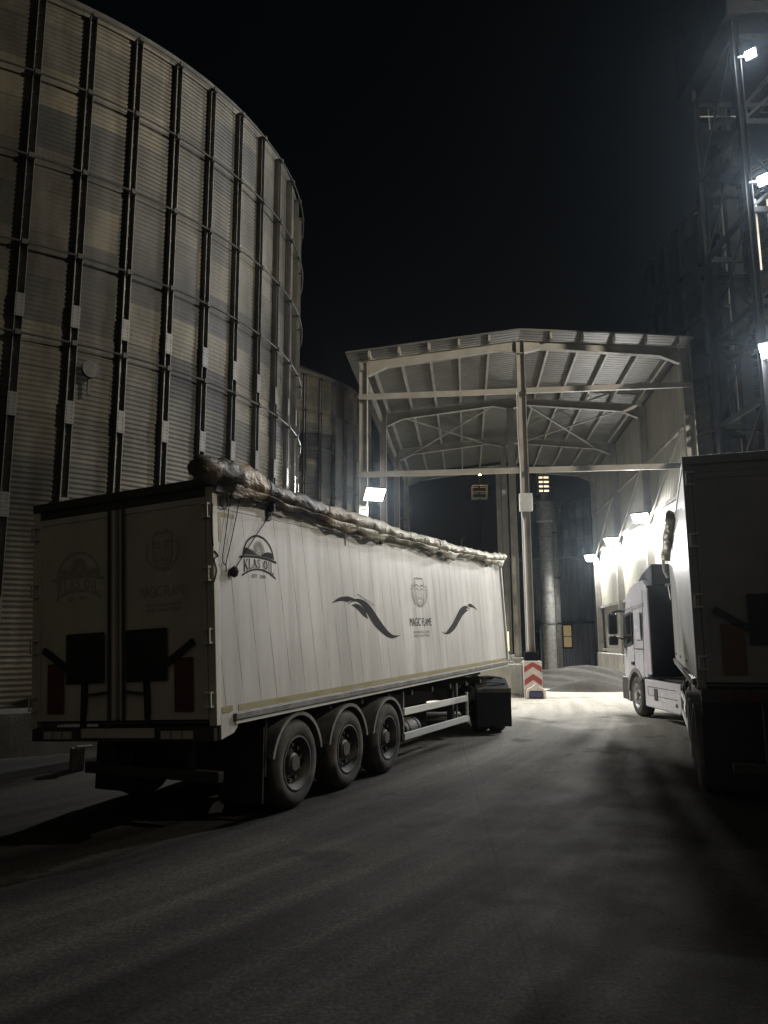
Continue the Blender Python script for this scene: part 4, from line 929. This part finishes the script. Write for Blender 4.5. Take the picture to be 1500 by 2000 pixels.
# ------------------------------------------------------------------ small things on the ground
pb = MB(); pts = [(-.10,-.06,.0),(.0,-.08,.02),(.09,-.02,.01),(.10,.06,.09),(.03,.05,.16),(-.06,.07,.12),(-.09,.02,.05)]
pb.add(pts+[(0,0,.08)], [(i,(i+1)%7,7) for i in range(7)]); pb.add([(p[0]*.9,p[1]+.012,p[2]*.9) for p in pts]+[(0,.015,.07)], [(i,(i+1)%7,7) for i in range(7)])
pb = tag(pb.build('paper_litter', MAT['paper']), 'crumpled scrap of white paper on the dark ground behind trailer', 'litter'); pb.location = (-1.95, 9.35, .003); pb.scale = (.8,.8,.8)
stn = MB(); stn.box((-.09,-.12,0),(.10,.12,.34)); stn.box((-.02,-.10,.34),(.22,.10,.36))
stn = tag(stn.build('stone_block', MAT['stone'], bevel=.03), 'squat stone block standing near the silo foundation at left', 'stone'); stn.location = (-4.78, 12.45, 0); stn.rotation_euler = (0,0,.5)

# ------------------------------------------------------------------ night sky
w = bpy.data.worlds.new('World'); sc.world = w; w.use_nodes = True; nt = w.node_tree; bg = nt.nodes['Background']
sky = nt.nodes.new('ShaderNodeTexSky'); sky.sky_type = 'NISHITA'; sky.sun_disc = False; sky.sun_elevation = R(-1.5); sky.sun_rotation = R(180)
# warm sky glow added behind the camera to brighten the dark trailer doors
tcw = nt.nodes.new('ShaderNodeTexCoord'); sx = nt.nodes.new('ShaderNodeSeparateXYZ'); nt.links.new(tcw.outputs['Generated'], sx.inputs[0])
gl_ = nt.nodes.new('ShaderNodeMapRange'); gl_.interpolation_type = 'SMOOTHSTEP'; nt.links.new(sx.outputs[1], gl_.inputs[0])
gl_.inputs[1].default_value = -.15; gl_.inputs[2].default_value = -.9; gl_.inputs[3].default_value = 0; gl_.inputs[4].default_value = 1
gc = nt.nodes.new('ShaderNodeMix'); gc.data_type = 'RGBA'; nt.links.new(gl_.outputs[0], gc.inputs[0]); gc.inputs[6].default_value = (0,0,0,1); gc.inputs[7].default_value = (.050,.043,.033,1)
b2_ = nt.nodes.new('ShaderNodeBackground'); nt.links.new(gc.outputs[2], b2_.inputs[0])
ad = nt.nodes.new('ShaderNodeAddShader'); nt.links.new(bg.outputs[0], ad.inputs[0]); nt.links.new(b2_.outputs[0], ad.inputs[1]); nt.links.new(ad.outputs[0], nt.nodes['World Output'].inputs[0])
nt.links.new(sky.outputs[0], bg.inputs[0]); bg.inputs[1].default_value = .006

# ------------------------------------------------------------------ night haze
hz = MB(); hz.box((-70,-20,-1),(90,110,36)); hm = bpy.data.materials.new('haze'); hm.use_nodes = True; hn = hm.node_tree; hn.nodes.clear()
ho = hn.nodes.new('ShaderNodeOutputMaterial'); hv = hn.nodes.new('ShaderNodeVolumePrincipled'); hn.links.new(hv.outputs[0], ho.inputs['Volume'])
hv.inputs['Color'].default_value = (.70,.86,1,1); hv.inputs['Density'].default_value = .00022; hv.inputs['Anisotropy'].default_value = .86
hzo = hz.build('haze', hm); hzo['kind'] = 'stuff'

# ------------------------------------------------------------------ camera
cam = bpy.data.cameras.new('camera'); co = bpy.data.objects.new('camera', cam); COL.objects.link(co); sc.camera = co
cam.sensor_fit = 'VERTICAL'; cam.sensor_height = 36; cam.sensor_width = 27; cam.lens = 1511.45/2000*36; cam.clip_end = 600; cam.clip_start = .05
pi_, ro_ = .16596, -.00521
fwd = Vector((0, math.cos(pi_), math.sin(pi_))); up = Vector((0,-math.sin(pi_), math.cos(pi_))); rt = Vector((1,0,0))
r_ = rt*math.cos(ro_) + up*math.sin(ro_); u_ = -rt*math.sin(ro_) + up*math.cos(ro_)
M_ = Matrix((r_, u_, -fwd)).transposed().to_4x4(); M_.translation = (0,0,1.935); co.matrix_world = M_

sc.render.engine = 'CYCLES'; sc.cycles.use_denoising = True
sc.cycles.sample_clamp_indirect = 4; sc.cycles.max_bounces = 6; sc.cycles.caustics_reflective = False; sc.cycles.caustics_refractive = False
vs_ = sc.view_settings; vs_.view_transform = 'Standard'; vs_.look = 'None'; vs_.exposure = 0; vs_.gamma = 1; vs_.use_curve_mapping = False
